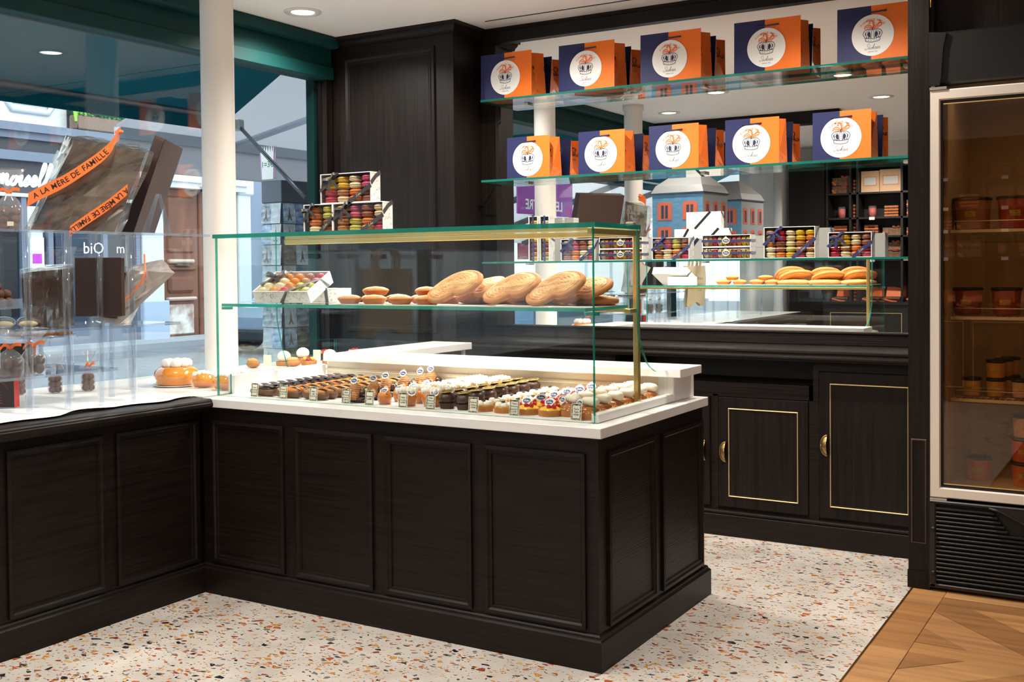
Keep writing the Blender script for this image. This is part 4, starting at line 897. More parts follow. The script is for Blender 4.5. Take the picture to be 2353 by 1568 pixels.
for k,(z,c) in enumerate(((S1,['cream','coffee','red','cream','orange','yellow','brown','orange','lime','yellow']),(S1+.0602,['lime','orange','brown','yellow','coffee','cream','red','pink','cream','vanilla']))):
    mbox(-1.026,Y1,z,.250,.059,.075,[c],'long flat macaron box behind the brass post, %s one of two'%('lower','upper')[k],'in the %s box behind the brass post'%('lower','upper')[k],style='row')
mbox(-.723,Y1,S1,.203,.112,.066,[['orange','yellow','coffee','coffee'],['pink','pink','vanilla','cream'],['lime','lime','orange','orange'],['brown','brown','red','red']],'macaron box with navy bow right of the brass post','right of the brass post')
for k,(z,c) in enumerate(((S1,['cream','coffee','red','cream','vanilla','yellow','brown','orange','lime','yellow']),(S1+.0602,['cream','coffee','red','vanilla','yellow','brown','pink','orange','yellow','lime']))):
    mbox(-.451,Y1,z,.251,.059,.075,[c],'long flat macaron box in the middle of the shelf, %s one of two'%('lower','upper')[k],'in the %s middle box'%('lower','upper')[k],style='row')
mbox(-.134,Y1,S1,.249,.151,.072,[['orange','coffee','orange','cream','vanilla'],['red','red','brown','brown','orange'],['cream','cream','vanilla','lime','yellow'],['yellow','yellow','coffee','coffee','pink'],['yellow','orange','orange','coffee','cream']],'largest macaron box, five columns wide, on the lowest shelf','in the largest box')
mbox(.176,Y1,S1,.200,.118,.066,[['orange','lime','red','red'],['yellow','yellow','coffee','cream'],['cream','vanilla','orange','orange'],['brown','brown','pink','pink']],'macaron box with navy bow at the fridge end of the lowest shelf','at the fridge end')
CT=1.4465
mbox(-1.465,.262,CT,.152,.116,.060,[['orange','orange','orange','vanilla'],['lime','lime','brown','brown']],'small macaron box with black bow, lower left of the pyramid','in the small pyramid box',RIBK)
mbox(-1.312,.262,CT,.254,.116,.060,[['yellow','coffee','coffee','coffee'],['pink','pink','lime','lime'],['brown','brown','orange','orange'],['cream','cream','red','red']],'wide macaron box with black bow at the base of the pyramid','in the wide base pyramid box',RIBK)
mbox(-1.374,.262,CT+.1165,.257,.118,.060,[['yellow','yellow','red','red'],['yellow','yellow','coffee','cream'],['cream','vanilla','orange','orange'],['pink','pink','brown','brown']],'macaron box with black bow topping the pyramid on the glass case','in the top pyramid box',RIBK)
# tilted box and its white rest on the case shelf
wb=thing('gift_box','small white floral gift box propping the tilted macaron box','box',(-1.50,.285,SZ)); obj('carton',MB().box(0,.19,0,.085,0,.058,0,.001),PAPER,wb); ornament(wb,.19,.058,T(0,-.0005,0)@FRONT); ornament(wb,.085,.058,Matrix(((0,0,1,.1905),(1,0,0,0),(0,1,0,0),(0,0,0,1))))
obj('ribbon',MB().ribbon([(.135,-.001,0),(.125,-.001,.0595),(.118,.086,.0595)],.008,(1,0,.1),th=.0003),RIBK,wb)
MT=T(-1.63,.155,SZ+.002)@RZ(6)@RX(27)
tb=thing('macaron_box','open macaron box with black ribbon tilted on the case shelf','box',(0,0,0),0,'macaron gift boxes'); tb.matrix_world=MT; W_,D_,H_=.27,.175,.052; e=.003
obj('carton',MB().box(0,W_,0,D_,0,e).box(0,e,0,D_,e,H_).box(W_-e,W_,0,D_,e,H_).box(e,W_-e,0,e,e,H_).box(e,W_-e,D_-e,D_,e,H_),PAPER,tb); ornament(tb,W_,H_,T(0,-.0005,0)@FRONT); ornament(tb,D_,H_,Matrix(((0,0,1,W_+.0004),(1,0,0,0),(0,1,0,0),(0,0,0,1))))
obj('film',MB().box(e,W_-e,e,D_-e,H_-.002,H_-.0016),FILM,tb)
cc=[['cream','orange','red','lime','cream'],['vanilla','cream','orange','lime','lime'],['mauve','cream','orange','coffee','pink'],['pink','orange','orange','brown','red']]
for r_ in range(4):
    for i in range(5): macaron(cc[r_][i],MT@T(e+(W_-2*e)*(i+.5)/5,e+.026+.039*r_,.0285)@RX(62),(1.0,1.0,1.25),'%s macaron, column %s, row %s from front, in the tilted box'%(cc[r_][i],('one','two','three','four','five')[i],('one','two','three','four')[r_]),'macarons in the tilted box')
m=MB(); m.ribbon([(W_*.48,-.001,0),(W_*.62,-.001,H_+.001),(W_*.80,D_*.30,H_+.001),(W_+.001,D_*.62,H_+.001),(W_+.001,D_*.80,0)],.009,[(1,0,-.2),(1,-.4,0),(.6,-.8,0),(.6,-.8,.0),(0,1,.3)],th=.0003); obj('ribbon',m,RIBK,tb); m=MB(); m.ribbon([(-.001,D_*.35,H_+.001),(W_*.30,D_+.001,H_+.001)],.009,(.7,-.7,0),th=.0003); obj('ribbon',m,RIBK,tb); bow(tb,(W_*.16,D_*.66,H_+.006),(R(-70),0,R(10)),RIBK,1.5)
# ================================================================ WINDOW DISPLAY (left)
AX=(math.cos(R(31.07)),math.sin(R(31.07)))
def stand(name,lab,x0,x1,y0,y1,levels,legs,top=True):
    t=thing(name,lab,'display stand',(0,0,0))
    for i,(z,a,b,c,d) in enumerate(levels):
        m=MB(); m.box(a,b,c,d,z-.010,z); m.mi=[1]*6; m.mi[0]=m.mi[1]=0; obj('shelf',m,[ACR,ACRE],t)
    for (x,y,zt) in legs: obj('leg',MB().lathe([(.0,.796),(.0135,.796),(.0135,zt-.0105),(0,zt-.0105)],18,M=T(x,y,0)).lathe([(.0085,.797),(.0085,zt-.011)],14,M=T(x,y,0),cap=False),ACRR,t)
    return t
stand('acrylic_stand','clear three level acrylic stand holding wrapped gifts in the window',0,0,0,0,[(1.449,-2.36,-1.86,-1.02,.13),(1.090,-2.36,-1.92,-1.02,.02),(.925,-2.36,-1.95,-1.02,-.27)],
  [(-1.925,-.67,1.449),(-1.90,-.53,1.449),(-1.895,-.39,1.449),(-1.875,-.26,1.449),(-2.12,-.535,1.09),(-2.25,-.26,1.449),(-2.10,-.18,1.09),(-2.3,.08,1.449),(-1.91,-.97,1.449),(-2.3,-.97,1.449)])
CELL=mat('cellophane_brown_glints',(46,34,29),.12,.1,.8,coat=1,var=((132,118,104),(4,4,6),.3)); CFILM=glass('cellophane',(240,238,234),1.9,rough=.05,milk=.02)  # pale noise in the brown paints the wrapping's highlight streaks into the colour
BFILM=glass('bag_film',(244,244,244),1.6,rough=.1,milk=.10,edge=(236,238,242))
BROWN=mat('brown_box',(66,46,40),.45); BROWND=mat('brown_box_side',(44,26,24),.4); ORIB=mat('orange_ribbon',(240,112,42),.4,sheen=.3); TRUF=mat('cocoa_truffle',(104,66,42),.85,bump=(300,.8,.003),var=((76,46,30),60,.5))
def path_text(mb,s,size,pts,up,off):
    # letters set one by one along a 3-D path; up = sideways direction of the band
    P=[Vector(p) for p in pts]; L_=[0]
    for a,b in zip(P[:-1],P[1:]): L_.append(L_[-1]+(b-a).length)
    tot=L_[-1]; n=len(s); wt=[{'M':1.4,' ':.7,'I':.45}.get(c,1.0) for c in s]; acc=0; pos=[]
    for w in wt: pos.append((acc+w/2)/sum(wt)); acc+=w
    for i,ch in enumerate(s):
        if ch==' ': continue
        d=tot*pos[i]; k=max(q for q in range(len(L_)-1) if L_[q]<=d); f_=(d-L_[k])/(L_[k+1]-L_[k]); p=P[k].lerp(P[k+1],f_)
        x=(P[k+1]-P[k]).normalized(); z=x.cross(Vector(up)).normalized(); y=z.cross(x)
        M_=Matrix(((x.x,y.x,z.x,p.x+z.x*off),(x.y,y.y,z.y,p.y+z.y*off),(x.z,y.z,z.z,p.z+z.z*off),(0,0,0,1))); addtext(mb,ch,size,M_,bold=.012)
def crumple(quad8,n,amp,seed):
    # six-sided lump given by 8 corners, each face a wrinkled grid
    rnd=random.Random(seed); from mathutils import noise
    F=[(0,1,5,4),(1,3,7,5),(3,2,6,7),(2,0,4,6),(4,5,7,6),(0,2,3,1)]; m=MB(); c=sum((Vector(v) for v in quad8),Vector())/8
    for f in F:
        a,b,cc,d=[Vector(quad8[i]) for i in f]; vs=[];fs=[]
        for j in range(n+1):
            for i in range(n+1):
                u,v=i/n,j/n; p=a*(1-u)*(1-v)+b*u*(1-v)+cc*u*v+d*(1-u)*v
                w=noise.noise(p*11+Vector((seed,0,0)))+.6*noise.noise(Vector((p.x*40,p.y*40,p.z*12))); p=p+(p-c).normalized()*amp*w; vs.append(p)
        fs=[(j*(n+1)+i,j*(n+1)+i+1,(j+1)*(n+1)+i+1,(j+1)*(n+1)+i) for j in range(n) for i in range(n)]
        m.add(vs,fs,0,False)
    return m
g=thing('wrapped_gift','large leaning brown gift in crinkled cellophane with orange ribbon','gift',(-2.1,-.354,1.4505),R(31.07))
Q=[(-.165,0,0),(.165,0,0),(-.245,.17,0),(.106,.17,0),(.010,.015,.358),(.275,.05,.312),(-.089,.17,.400),(.195,.20,.352)]
obj('box',crumple(Q,7,.003,3),CELL,g,fix=False)
Q2=[tuple(Vector(v)+(Vector(v)-Vector((.06,.09,.19))).normalized()*.008) for v in Q]; Q2[0]=(-.195,-.01,0);Q2[1]=(.20,-.015,0);Q2[5]=(.31,.04,.31); obj('cellophane',crumple(Q2,12,.015,8),CFILM,g,fix=False)
bp=crom([(-.160,-.02,.128),(-.10,-.026,.158),(-.02,-.028,.195),(.06,-.026,.245),(.13,-.022,.295),(.165,-.012,.335),(.175,.01,.372),(.172,.06,.392)],4)
m=MB(); m.ribbon(bp,.027,(.15,0,1),th=.0005); rb=obj('ribbon',m,ORIB,g); m=MB(); path_text(m,'A LA MÈRE DE FAMILLE',.030,bp[2:19],(0,0,1),.0012); obj('lettering',m,INK,rb,fix=False)
m=MB(); m.box(0,0,0,0,0,0)
for o in (-.019,.019): m.ribbon([(p[0],p[1]-.001,p[2]+o) for p in bp],.0005,(0,0,1),th=.0004)
m2=MB(); bp2=crom([(.0,-.02,.004),(.07,-.028,.05),(.15,-.022,.105),(.22,-.006,.165)],5); m2.ribbon(bp2,.022,(.1,0,1),th=.0005); rb2=obj('ribbon',m2,ORIB,g); m=MB(); path_text(m,'A LA MÈRE DE FAMILLE',.028,bp2[::-1],(0,0,-1),.0012); obj('lettering',m,INK,rb2,fix=False)
obj('knot',MB().ball((.172,.05,.396),.012,8,6,sc=(1.5,1,.8)),ORIB,g)
bb=thing('presentation_box','tall dark brown box leaning on a clear easel','box',(-2.1,-.036,1.4515),R(31.07))
ex=(-.04,.375); vs=[(-.072,0,.004),(-.018,-.012,0),(.118,-.005,.392),(.074,.004,.41)]; V8=vs+[(x+ex[0],y+ex[1],z) for x,y,z in vs]
obj('box',MB().add(V8,[(0,1,2,3),(7,6,5,4),(0,4,5,1),(1,5,6,2),(2,6,7,3),(3,7,4,0)]),BROWN,bb)
sp=[(vs[i][0]*.97+vs[(i+2)%4][0]*.03,vs[i][1]-.003,vs[i][2]*.97+vs[(i+2)%4][2]*.03) for i in range(4)]; sd=obj('spine',MB().add(sp+[(x,y+.004,z) for x,y,z in sp],[(0,1,2,3),(7,6,5,4),(0,4,5,1),(1,5,6,2),(2,6,7,3),(3,7,4,0)]),BROWND,bb)
m=MB(); path_text(m,'DEPUIS 1761',.016,[(-.005,-.010,.165),(.036,-.008,.255)],(-1,0,.3),.0012); obj('lettering',m,mat('gold_ink',(190,140,60),.4),sd,fix=False)
ea=thing('easel','clear acrylic easel propping the tall brown box','easel',(-2.1,-.036,1.4515),R(31.07))
for a,b,c in (((.088,-.02,.165),(.012,.0,0),(.040,.0,0)),((.092,-.01,.165),(.095,.06,0),(.118,.06,0))):
    n=Vector((0,.006,0)); P=[Vector(a)-Vector((.006,0,0)),Vector(a)+Vector((.006,0,0)),Vector(c),Vector(b)]
    e_=MB().add([tuple(p) for p in P]+[tuple(p+n) for p in P],[(0,1,2,3),(7,6,5,4),(0,4,5,1),(1,5,6,2),(2,6,7,3),(3,7,4,0)])
    obj('easel_leg',e_,ACRE,ea)
def cone_bag(x,y,z,h,w,lab,fillm,bowm=ORIB,seed=1,sc=.016,pile=True):
    t=thing('treat_bag',lab,'treat bag',(x,y,z),R(31+seed*7))
    obj('film',MB().lathe([(w*.5,0),(w*.55,.02),(w*.56,h*.36),(w*.36,h*.50),(w*.10,h*.60),(w*.07,h*.64),(w*.22,h*.74),(w*.48,h*.88),(w*.62,h)],28,cap=False,sy=.7,wob=lambda a,z_:1+(.05+.5*max(0,z_/h-.45))*math.sin(7*a+seed)*.35),BFILM,t)
    rnd=random.Random(seed); k=0; zz=sc*.9
    while zz<h*.40 and k<16:
        for a in range(3):
            an=a*2.1+zz*90; obj('sweet',MB().ball((w*.25*math.cos(an),w*.16*math.sin(an),zz),sc,9,7,j=.05),fillm,t); k+=1
        zz+=sc*1.55
    b=MB()
    for s in (-1,1): b.ribbon(crom([(0,-.010,h*.62),(s*w*.22,-.014,h*.62+.012),(s*w*.44,-.010,h*.62+.010*s)],4),.006,(0,0,1),th=.0005)
    b.tube([(w*.10*math.cos(q),w*.09*math.sin(q),h*.62) for q in [i*PI/6 for i in range(12)]],.0035,5,closed=True); obj('bow',b,bowm,t)
    return t
tbg=cone_bag(-2.09,-.625,1.4505,.228,.088,'clear bag of cocoa truffles with an orange bow on the top shelf',TRUF,seed=2,sc=.0175)
obj('label',MB().box(-.002,.020,-.030,-.028,.018,.034),CARD,tbg)
# middle level
wg=thing('wrapped_gift','dark upright gift wrapped in clear film on the middle acrylic shelf','gift',(-2.10,-.50,1.0915),R(24)); Q=[(-.065,0,0),(.075,0,0),(-.065,.11,0),(.075,.11,0),(-.07,0,.205),(.075,0,.215),(-.06,.11,.225),(.075,.11,.225)]
obj('box',crumple(Q,10,.003,5),mat('dark_wrap',(46,32,28),.2,.1,.6,coat=1,var=((84,58,44),(20,20,6),.6),bump=((30,30,14),.8,.02)),wg,fix=False); obj('cellophane',crumple([tuple(Vector(v)*1.05+Vector((0,-.004,-.002*0))) for v in Q],12,.006,9),CFILM,wg,fix=False)
bl2=thing('presentation_box','square flat dark brown box standing on a clear block','box',(-2.0,-.42,1.130),R(24)); obj('box',MB().box(0,.185,0,.03,0,.222,0,.002),mat('brown_box_dark',(44,26,21),.4),bl2)
rs=thing('acrylic_riser','low clear acrylic block under the square brown box','riser',(-1.985,-.405,1.0905),R(24)); obj('block',MB().box(.02,.15,-.005,.04,0,.0395),ACR,rs)
sg=thing('wrapped_gift','silver foil wedge shaped gift tied with thin orange cord','gift',(-2.02,-.225,1.0915),R(31.07)); Q=[(-.075,0,.015),(.02,0,.0),(-.06,.10,.015),(.03,.10,0),(.055,.0,.215),(.235,.02,.20),(.04,.12,.235),(.155,.12,.255)]
FOIL=mat('silver_foil',(214,208,202),.22,.6,.8,coat=.6)
obj('box',crumple(Q,7,.007,12),FOIL,sg,fix=False)
obj('end_panel',MB().add([(-.068,-.006,.03),(.012,-.006,.02),(.05,-.006,.20),(.01,-.006,.235),(-.06,-.006,.19)],[(0,1,2,3,4)]),BROWND,sg,fix=False)
obj('cord',MB().tube(crom([(.02,-.012,.07),(.10,-.014,.15),(.125,-.010,.20),(.115,.02,.245),(.105,.05,.275)],5),.0035,6),ORIB,sg)
# truffle dish on a clear riser
td=thing('truffle_tray','clear tray heaped with cocoa truffles on a riser','tray',(-2.13,-.72,1.168),R(20)); m=MB(); m.box(-.15,.12,-.07,.07,0,.004).box(-.15,.12,-.072,-.07,0,.035).box(-.15,.12,.07,.072,0,.035).box(.12,.122,-.07,.07,0,.035); obj('tray',m,ACRE,td); obj('riser',MB().box(-.12,.09,-.05,.05,-.0765,-.0005),ACR,td)
k=0
for lay in range(3):
    for i in range(7-lay):
        for j in range(3-(lay>1)):
            b_=MB().ball((0,0,0),.0185,9,7,j=.05); o=obj('truffle',b_,TRUF) if k==0 else link('truffle',tr0.data); 
            if k==0: tr0=o
            p=Matrix.Rotation(R(20),4,'Z')@Vector((-.13+.037*i+.018*lay,-.045+.04*j+.012*lay,.022+.029*lay)); o.location=(-2.13+p.x,-.72+p.y,1.168+p.z); tag(o,'cocoa truffle, layer %s, place %s of file %s in the clear tray'%(('one','two','three')[lay],ORD[i],ORD[j]),'truffle','truffles in the tray'); k+=1
for i,(x,y) in enumerate(((-2.17,-.60),(-2.12,-.535),(-2.2,-.66))):
    q=thing('biscuit_packet','flat clear packet of pale biscuits, %s on the middle shelf'%ORD[i],'packet',(x,y,1.0915),R(20+i*14)); obj('film',MB().ball((0,0,.022),.045,12,8,sc=(1,.6,.48)),CFILM,q); obj('biscuits',MB().ball((0,0,.014),.036,12,6,sc=(1,.6,.35)),mat('pale_biscuit',(226,206,170),.7),q)
# lower level: cake on a glass foot, bags, box
cs=thing('cake_stand','tall footed clear glass cake stand on the lower acrylic shelf','cake stand',(-2.16,-.455,.9262)); obj('stand',MB().lathe([(0,.001),(.052,.001),(.054,.005),(.014,.014),(.009,.024),(.010,.055),(.008,.085),(.014,.100),(.030,.112),(.045,.118),(.126,.124),(.130,.130),(.128,.131),(.045,.123),(0,.121)],32),glass('stand_glass',(226,232,236),1.8,milk=.05,edge=(236,240,244)),cs)
ck=thing('crumble_cake','flat round nut crumble cake on the glass stand','cake',(-2.16,-.455,1.0512)); obj('base',MB().lathe([(0,.008),(.112,.008),(.114,.012),(.110,.022),(0,.022)],36),mat('crumble',(150,92,46),.8,var=((96,54,30),70,.6),bump=(180,.9,.004)),ck); st_=chips(320,.0,.110,.024,.004,11); obj('crumbs',st_,mat('crumbs',(176,112,58),.7,var=((110,64,34),80,.5)),ck)['kind']='stuff'
for i,(x,y,h,lab) in enumerate(((-2.02,-.68,.165,'treat bag of dark chocolates at the frame edge, lower shelf'),(-2.05,-.565,.165,'treat bag of dark chocolates beside the dark box, lower shelf'))): cone_bag(x,y,.9262,h,.085,lab,mat('dark_sweet',(78,50,40),.6),seed=4+i,sc=.019)
db=thing('chocolate_box','dark box with red edges standing on the lower shelf behind bags','box',(-2.17,-.555,.9262),R(28)); obj('box',MB().box(-.06,.065,0,.02,0,.105),mat('dark_card',(44,28,30),.45),db); obj('edging',MB().box(.0655,.067,-.001,.021,0,.105).box(-.06,.067,-.001,.021,-.0,.0015),mat('red_edge',(190,60,56),.5),db)
db=thing('chocolate_box','dark box printed with a copper emblem standing on the paper','box',(-2.22,-.66,.800),R(24)); obj('box',MB().box(-.10,.125,0,.03,0,.115),mat('dark_card',(44,28,30),.45),db); obj('edging',MB().box(.1255,.127,-.001,.031,0,.115),mat('red_edge',(190,60,56),.5),db)
m=MB(); COP=mat('copper_print',(150,78,52),.5)
for i,ch in enumerate('A LA MÈRE DE FAMILLE'):
    if ch!=' ': a=R(150-6.3*i); addtext(m,ch,.010,T(.055+.055*math.cos(a),-.0008,.045+.05*math.sin(a))@FRONT@Matrix.Rotation(a-PI/2,4,'Z'))
for q in range(7): m.stroke(crom([(.03+.002*q,-.0),(.05,.005),(.08-.002*q,0)],3),.003,M=T(0,-.0008,.015+.010*q)@FRONT)
obj('printed_emblem',m,COP,db,fix=False)
for i,(x,y,h,lab) in enumerate(((-2.43,-.20,.16,'narrow treat bag on the paper behind the cake stand'),(-2.37,-.085,.165,'treat bag with orange bow standing alone on the paper'),(-2.50,-.32,.15,'small treat bag half hidden by the stand foot'))): cone_bag(x,y,.797,h,.058,lab,mat('brown_sweet',(120,82,66),.6),seed=7+i,sc=.0145)
# big baba and little babas by the glass case
bg=thing('large_baba','large glossy ring baba with cream on a white doily','cake',(-2.235,.275,.7885)); SYR=mat('syrup_baba',(240,160,64),.10,coat=1,var=((206,116,38),(16,16,26),.6),bump=(34,.5,.006))
obj('doily',MB().lathe([(0,.001),(.094,.002),(.105,.006),(.104,.0075),(.09,.004),(0,.003)],72,wob=lambda a,z:1+.018*abs(math.sin(18*a))),PAPER,bg)
obj('baba',MB().lathe([(0,.006),(.080,.006),(.090,.014),(.088,.026),(.094,.034),(.098,.048),(.094,.064),(.078,.080),(.055,.088),(0,.086)],40,wob=lambda a,z:1+.012*math.sin(7*a+z*60)+.008*math.sin(13*a)),SYR,bg)
for i in range(8):
    a=2*PI*i/8; obj('cream_rosette',MB().lathe([(0,0),(.020,.002),(.024,.012),(.022,.024),(.013,.034),(0,.037)],18,M=T(.044*math.cos(a),.044*math.sin(a),.084),wob=lambda a_,z:1+.07*math.sin(6*a_+z*40)),CREAMW,bg)
sb=tag(obj('small_baba',MB().tube([(-.048,0,.030),(-.040,0,.030),(0,0,.034),(.040,0,.030),(.048,0,.030)],1,16,rads=[.008,.026,.033,.026,.008],flat=1.05),SYR),'x','pastry')
bx=MB(); 
for z0,z1,a0,b0,a1,b1 in ((.0,.032,.045,.026,.054,.034),): bx.add([(-a0,-b0,z0),(a0,-b0,z0),(a0,b0,z0),(-a0,b0,z0),(-a1,-b1,z1),(a1,-b1,z1),(a1,b1,z1),(-a1,b1,z1)],[(3,2,1,0),(0,1,5,4),(1,2,6,5),(2,3,7,6),(3,0,4,7)])
obj('clear_cup',bx,CUPF,sb)
for i in range(5): obj('cream_rosette',MB().ball((-.036+.018*i,-.004,.066-abs(i-2)*.003),.014,10,8,sc=(.9,1,.85),j=.02),CREAMW,sb)
for i,(x,y,rz) in enumerate(((-2.055,.265,38),(-1.90,.235,8),(-1.885,.335,20))):
    lb=('small syrup baba in a clear tray next to the large baba','small syrup baba in a clear tray at the glass case corner','small syrup baba in a clear tray, behind the corner one')[i]
    if i==0: sb.location=(x,y,.7885); sb.rotation_euler=(0,0,R(rz)); sb['label']=lb; sb['group']='small syrup babas'
    else: dup(sb,(x,y,.7885),R(rz),lb)
# pastries on the window deck beyond the case
gd=thing('glass_guard','low clear glass guard along the window and the pilaster','glass guard',(0,0,0)); obj('pane',slab_glass(-2.716,-2.708,.10,1.905,.7885,.885,'x'),[GL,GEDGE],gd); obj('pane',slab_glass(-2.70,-1.80,1.902,1.910,.7885,.885,'y'),[GL,GEDGE],gd)
DZ=.7885
def deckp(name,x,y,lab,mk,rz=0): 
    t=thing(name,lab,'pastry',(x,y,DZ),R(rz)); mk(t); return t
def choux(t): obj('choux',MB().ball((0,0,.020),.036,12,8,sc=(1.1,.8,.55),j=.05),CRUST,t); obj('choux_top',MB().ball((-.004,0,.038),.026,10,7,sc=(1.2,.7,.5),j=.08),mat('pale_choux',(226,176,104),.6),t)
def whiteball(t): obj('crust',MB().lathe(CR,24),CRUST,t); obj('cream_ball',MB().ball((0,0,.048),.036,16,10,sc=(1,1,.86),j=.02),MER,t)
def fruit(t):
    obj('crust',MB().lathe(CR,24),CRUST,t)
    for i,(c,) in enumerate((('y',),('w',),('r',),('g',),('y',),('r',))):
        a=i*1.05; obj('fruit_piece',MB().ball((.022*math.cos(a),.022*math.sin(a),.032),.015,9,6,sc=(1,.8,.7)),mat('fruit_'+c,dict(y=(250,190,40),w=(246,236,220),r=(204,50,48),g=(170,170,60))[c],.25,coat=.5),t)
def darktart(t):
    obj('crust',MB().lathe([(0,0),(.042,0),(.045,.003),(.047,.028),(.042,.030),(0,.028)],28),DARK,t)
    for i in range(7): a=i*PI*2/7; obj('glazed_drop',MB().lathe([(0,0),(.013,.002),(.015,.010),(.008,.024),(0,.028)],12,M=T(.028*math.cos(a),.028*math.sin(a),.028)),mat('cocoa_meringue',(196,136,104),.35,coat=.5,var=((120,66,44),30,.6)),t)
    for i in range(3): obj('raspberry',MB().ball((.012*math.cos(i*2.1),.012*math.sin(i*2.1),.052),.009,8,6),RASP,t)
def nuttart(t):
    obj('crust',MB().lathe([(0,0),(.085,0),(.09,.02),(.085,.026),(0,.024)],32),CRUST,t); obj('nuts',chips(110,.03,.085,.030,.006,21),NUTS,t)['kind']='stuff'; obj('chocolate_dome',MB().ball((.0,.0,.040),.036,14,9,sc=(1,1,.55)),CHOCO,t)
for a in ((('choux_pastry',-2.545,1.06,'folded golden choux pastry nearest the column on the window deck',choux,10)),(('cream_ball_tart',-2.49,1.235,'tart with a big white cream ball on the window deck',whiteball,0)),(('choux_pastry',-2.40,1.21,'golden choux pastry between the white balls',choux,50)),
  (('cream_ball_tart',-2.56,1.46,'tart with a white ball beside the yellow fruit tart',whiteball,0)),(('fruit_tart',-2.40,1.33,'yellow and red fruit tart in front of the dark tarts',fruit,0)),(('cream_ball_tart',-2.33,1.42,'small white ball tart in front of the dark tarts',whiteball,20)),(('fruit_tart',-2.24,1.40,'fruit tart with red pieces beside the stone slab',fruit,80)),
  (('chocolate_tart',-2.52,1.60,'dark chocolate tart with glossy drops, nearest the street window',darktart,0)),(('chocolate_tart',-2.32,1.56,'dark chocolate tart with glossy drops beside the slab',darktart,30)),(('chocolate_tart',-2.42,1.74,'dark chocolate tart behind the other two',darktart,60)),(('chocolate_tart',-2.24,1.73,'dark chocolate tart with red berries furthest back',darktart,15)),
  (('nut_tart',-1.98,1.74,'wide nut tart with a chocolate dome behind the stone slab',nuttart,0))): deckp(*a)
for i,(x,y) in enumerate(((-2.52,1.14),(-2.52,1.53),(-2.30,1.66))):
    t=thing('blank_card','plain cream card on the window deck, '+('beside the first choux','beside the fruit tart','among the dark tarts')[i],'price card',(x,y,DZ),R(20)); obj('card',MB().box(-.022,.022,0,.0012,0,.062),CARD,t)
# ================================================================ BEHIND THE CAMERA (seen in the mirror and the fridge glass)
stand('acrylic_stand','clear acrylic stand carrying the two blue house boxes',0,0,0,0,[(1.40,-2.62,-1.80,-3.9,-1.12),(1.09,-2.55,-1.95,-2.7,-1.2)],[(x,y,1.40) for x in (-2.55,-1.95) for y in (-3.8,-3.1,-2.4,-1.75,-1.16)])
HB=mat('house_blue',(104,150,182),.5,var=((88,134,168),(18,18,60),.3)); HG=mat('house_grey',(150,158,164),.5); HS=mat('house_shutter',(206,106,78),.5); HR=mat('house_roof',(164,166,166),.35,.2); HD=mat('house_line',(52,66,86),.6)
def house(x,y,rz,s,lab):
    t=thing('house_box',lab,'box',(x,y,1.401),R(rz)); w,d,h=.52*s,.50*s,.57*s
    m=MB().box(-w/2,w/2,-d/2,d/2,0,h); m.mi=[0,0,1,0,1,1]; obj('walls',m,[HB,HG],t)
    m=MB(); r_=.30*s; e_=.012
    base=[(-w/2-e_,-d/2-e_,h),(w/2+e_,-d/2-e_,h),(w/2+e_,d/2+e_,h),(-w/2-e_,d/2+e_,h)]; mid=[(a*.88,b*.88,h+.07*s) for a,b,_ in base]; tp=[(a*.42,b*.10,h+.21*s) for a,b,_ in base]
    vs=base+mid+tp; fs=[]
    for o in (0,4):
        for q in range(4): fs.append((o+q,o+(q+1)%4,o+4+(q+1)%4,o+4+q))
    obj('roof',m.add(vs,fs+[(8,9,10,11)]),HR,t)
    obj('roof_band',MB().box(-w/2-.014,w/2+.014,-d/2-.014,d/2+.014,h-.008,h+.004),HD,t)
    for face in (0,1):      # +y front, +x side
        n=3 if face else 2
        for i in range(n):
            for j in range(2):
                u=(i+.5)/n*(w if face==0 else d)-(w if face==0 else d)/2; z=h*(.30+.40*j); ww=(.075 if face==0 else .045)*s
                f_=MB().box(-ww,ww,-.004,.004,-.075*s,.075*s); f_.box(-ww*.45,-ww*.1,-.006,.006,-.06*s,.06*s,1).box(ww*.1,ww*.45,-.006,.006,-.06*s,.06*s,1)
                f_.prism([(ww*math.cos(R(a)),.075*s+.018*s*math.sin(R(a))) for a in range(0,181,30)],-.003,.003,'y')
                loc=(u,d/2,z) if face==0 else (w/2,u,z); obj('printed_window',f_,[HS,HD],t,loc,(0,0,0 if face==0 else R(90)))
    tr=MB(); tr.stroke([(0,0),(.005,.05),(0,.09)],.008)
    for a in range(9): tr.ball((.03*math.cos(a*.7),.085+.022*math.sin(a*1.9),0),.014,7,5,sc=(1,1,.1))
    obj('printed_tree',tr,mat('print_green',(56,96,90),.6),t,(-.10*s,d/2+.001,.03),(R(90),0,R(180)),fix=False)
house(-2.26,-1.98,6,1.0,'blue house shaped box with orange shutters, nearer one in the mirror'); house(-2.30,-3.18,8,.98,'blue house shaped box with orange shutters, farther one in the mirror')
tt_=thing('tote_bag','cream cloth tote bag hanging from the acrylic stand, mirrored','bag',(-1.93,-1.20,.97)); m=MB(); vs=[];fs=[]
for side in (0,1):
    for j in range(9):
        for i in range(13):
            u,v=i/12,j/8; vs.append((.02*math.sin(u*7+v*3)*v+(.028 if side else 0)+.012*math.sin(u*PI),-.21+.42*u*(1-.06*v),.33*v-.02*math.sin(u*9)*(1-v)))
for side in (0,1):
    for j in range(8):
        for i in range(12): a=side*117+j*13+i; fs.append((a,a+1,a+14,a+13))
obj('cloth',m.add(vs,fs,0,True),mat('tote_cloth',(222,206,172),.85),tt_,fix=False); m=MB()
for k_ in (0,.03): m.ribbon(crom([(k_,-.09,.32),(k_+.01,-.08,.40),(k_,0,.435),(k_+.01,.08,.40),(k_,.09,.32)],5),.012,(1,0,.2),th=.001)
obj('strap',m,mat('tote_strap',(214,196,160),.85),tt_); m=MB()
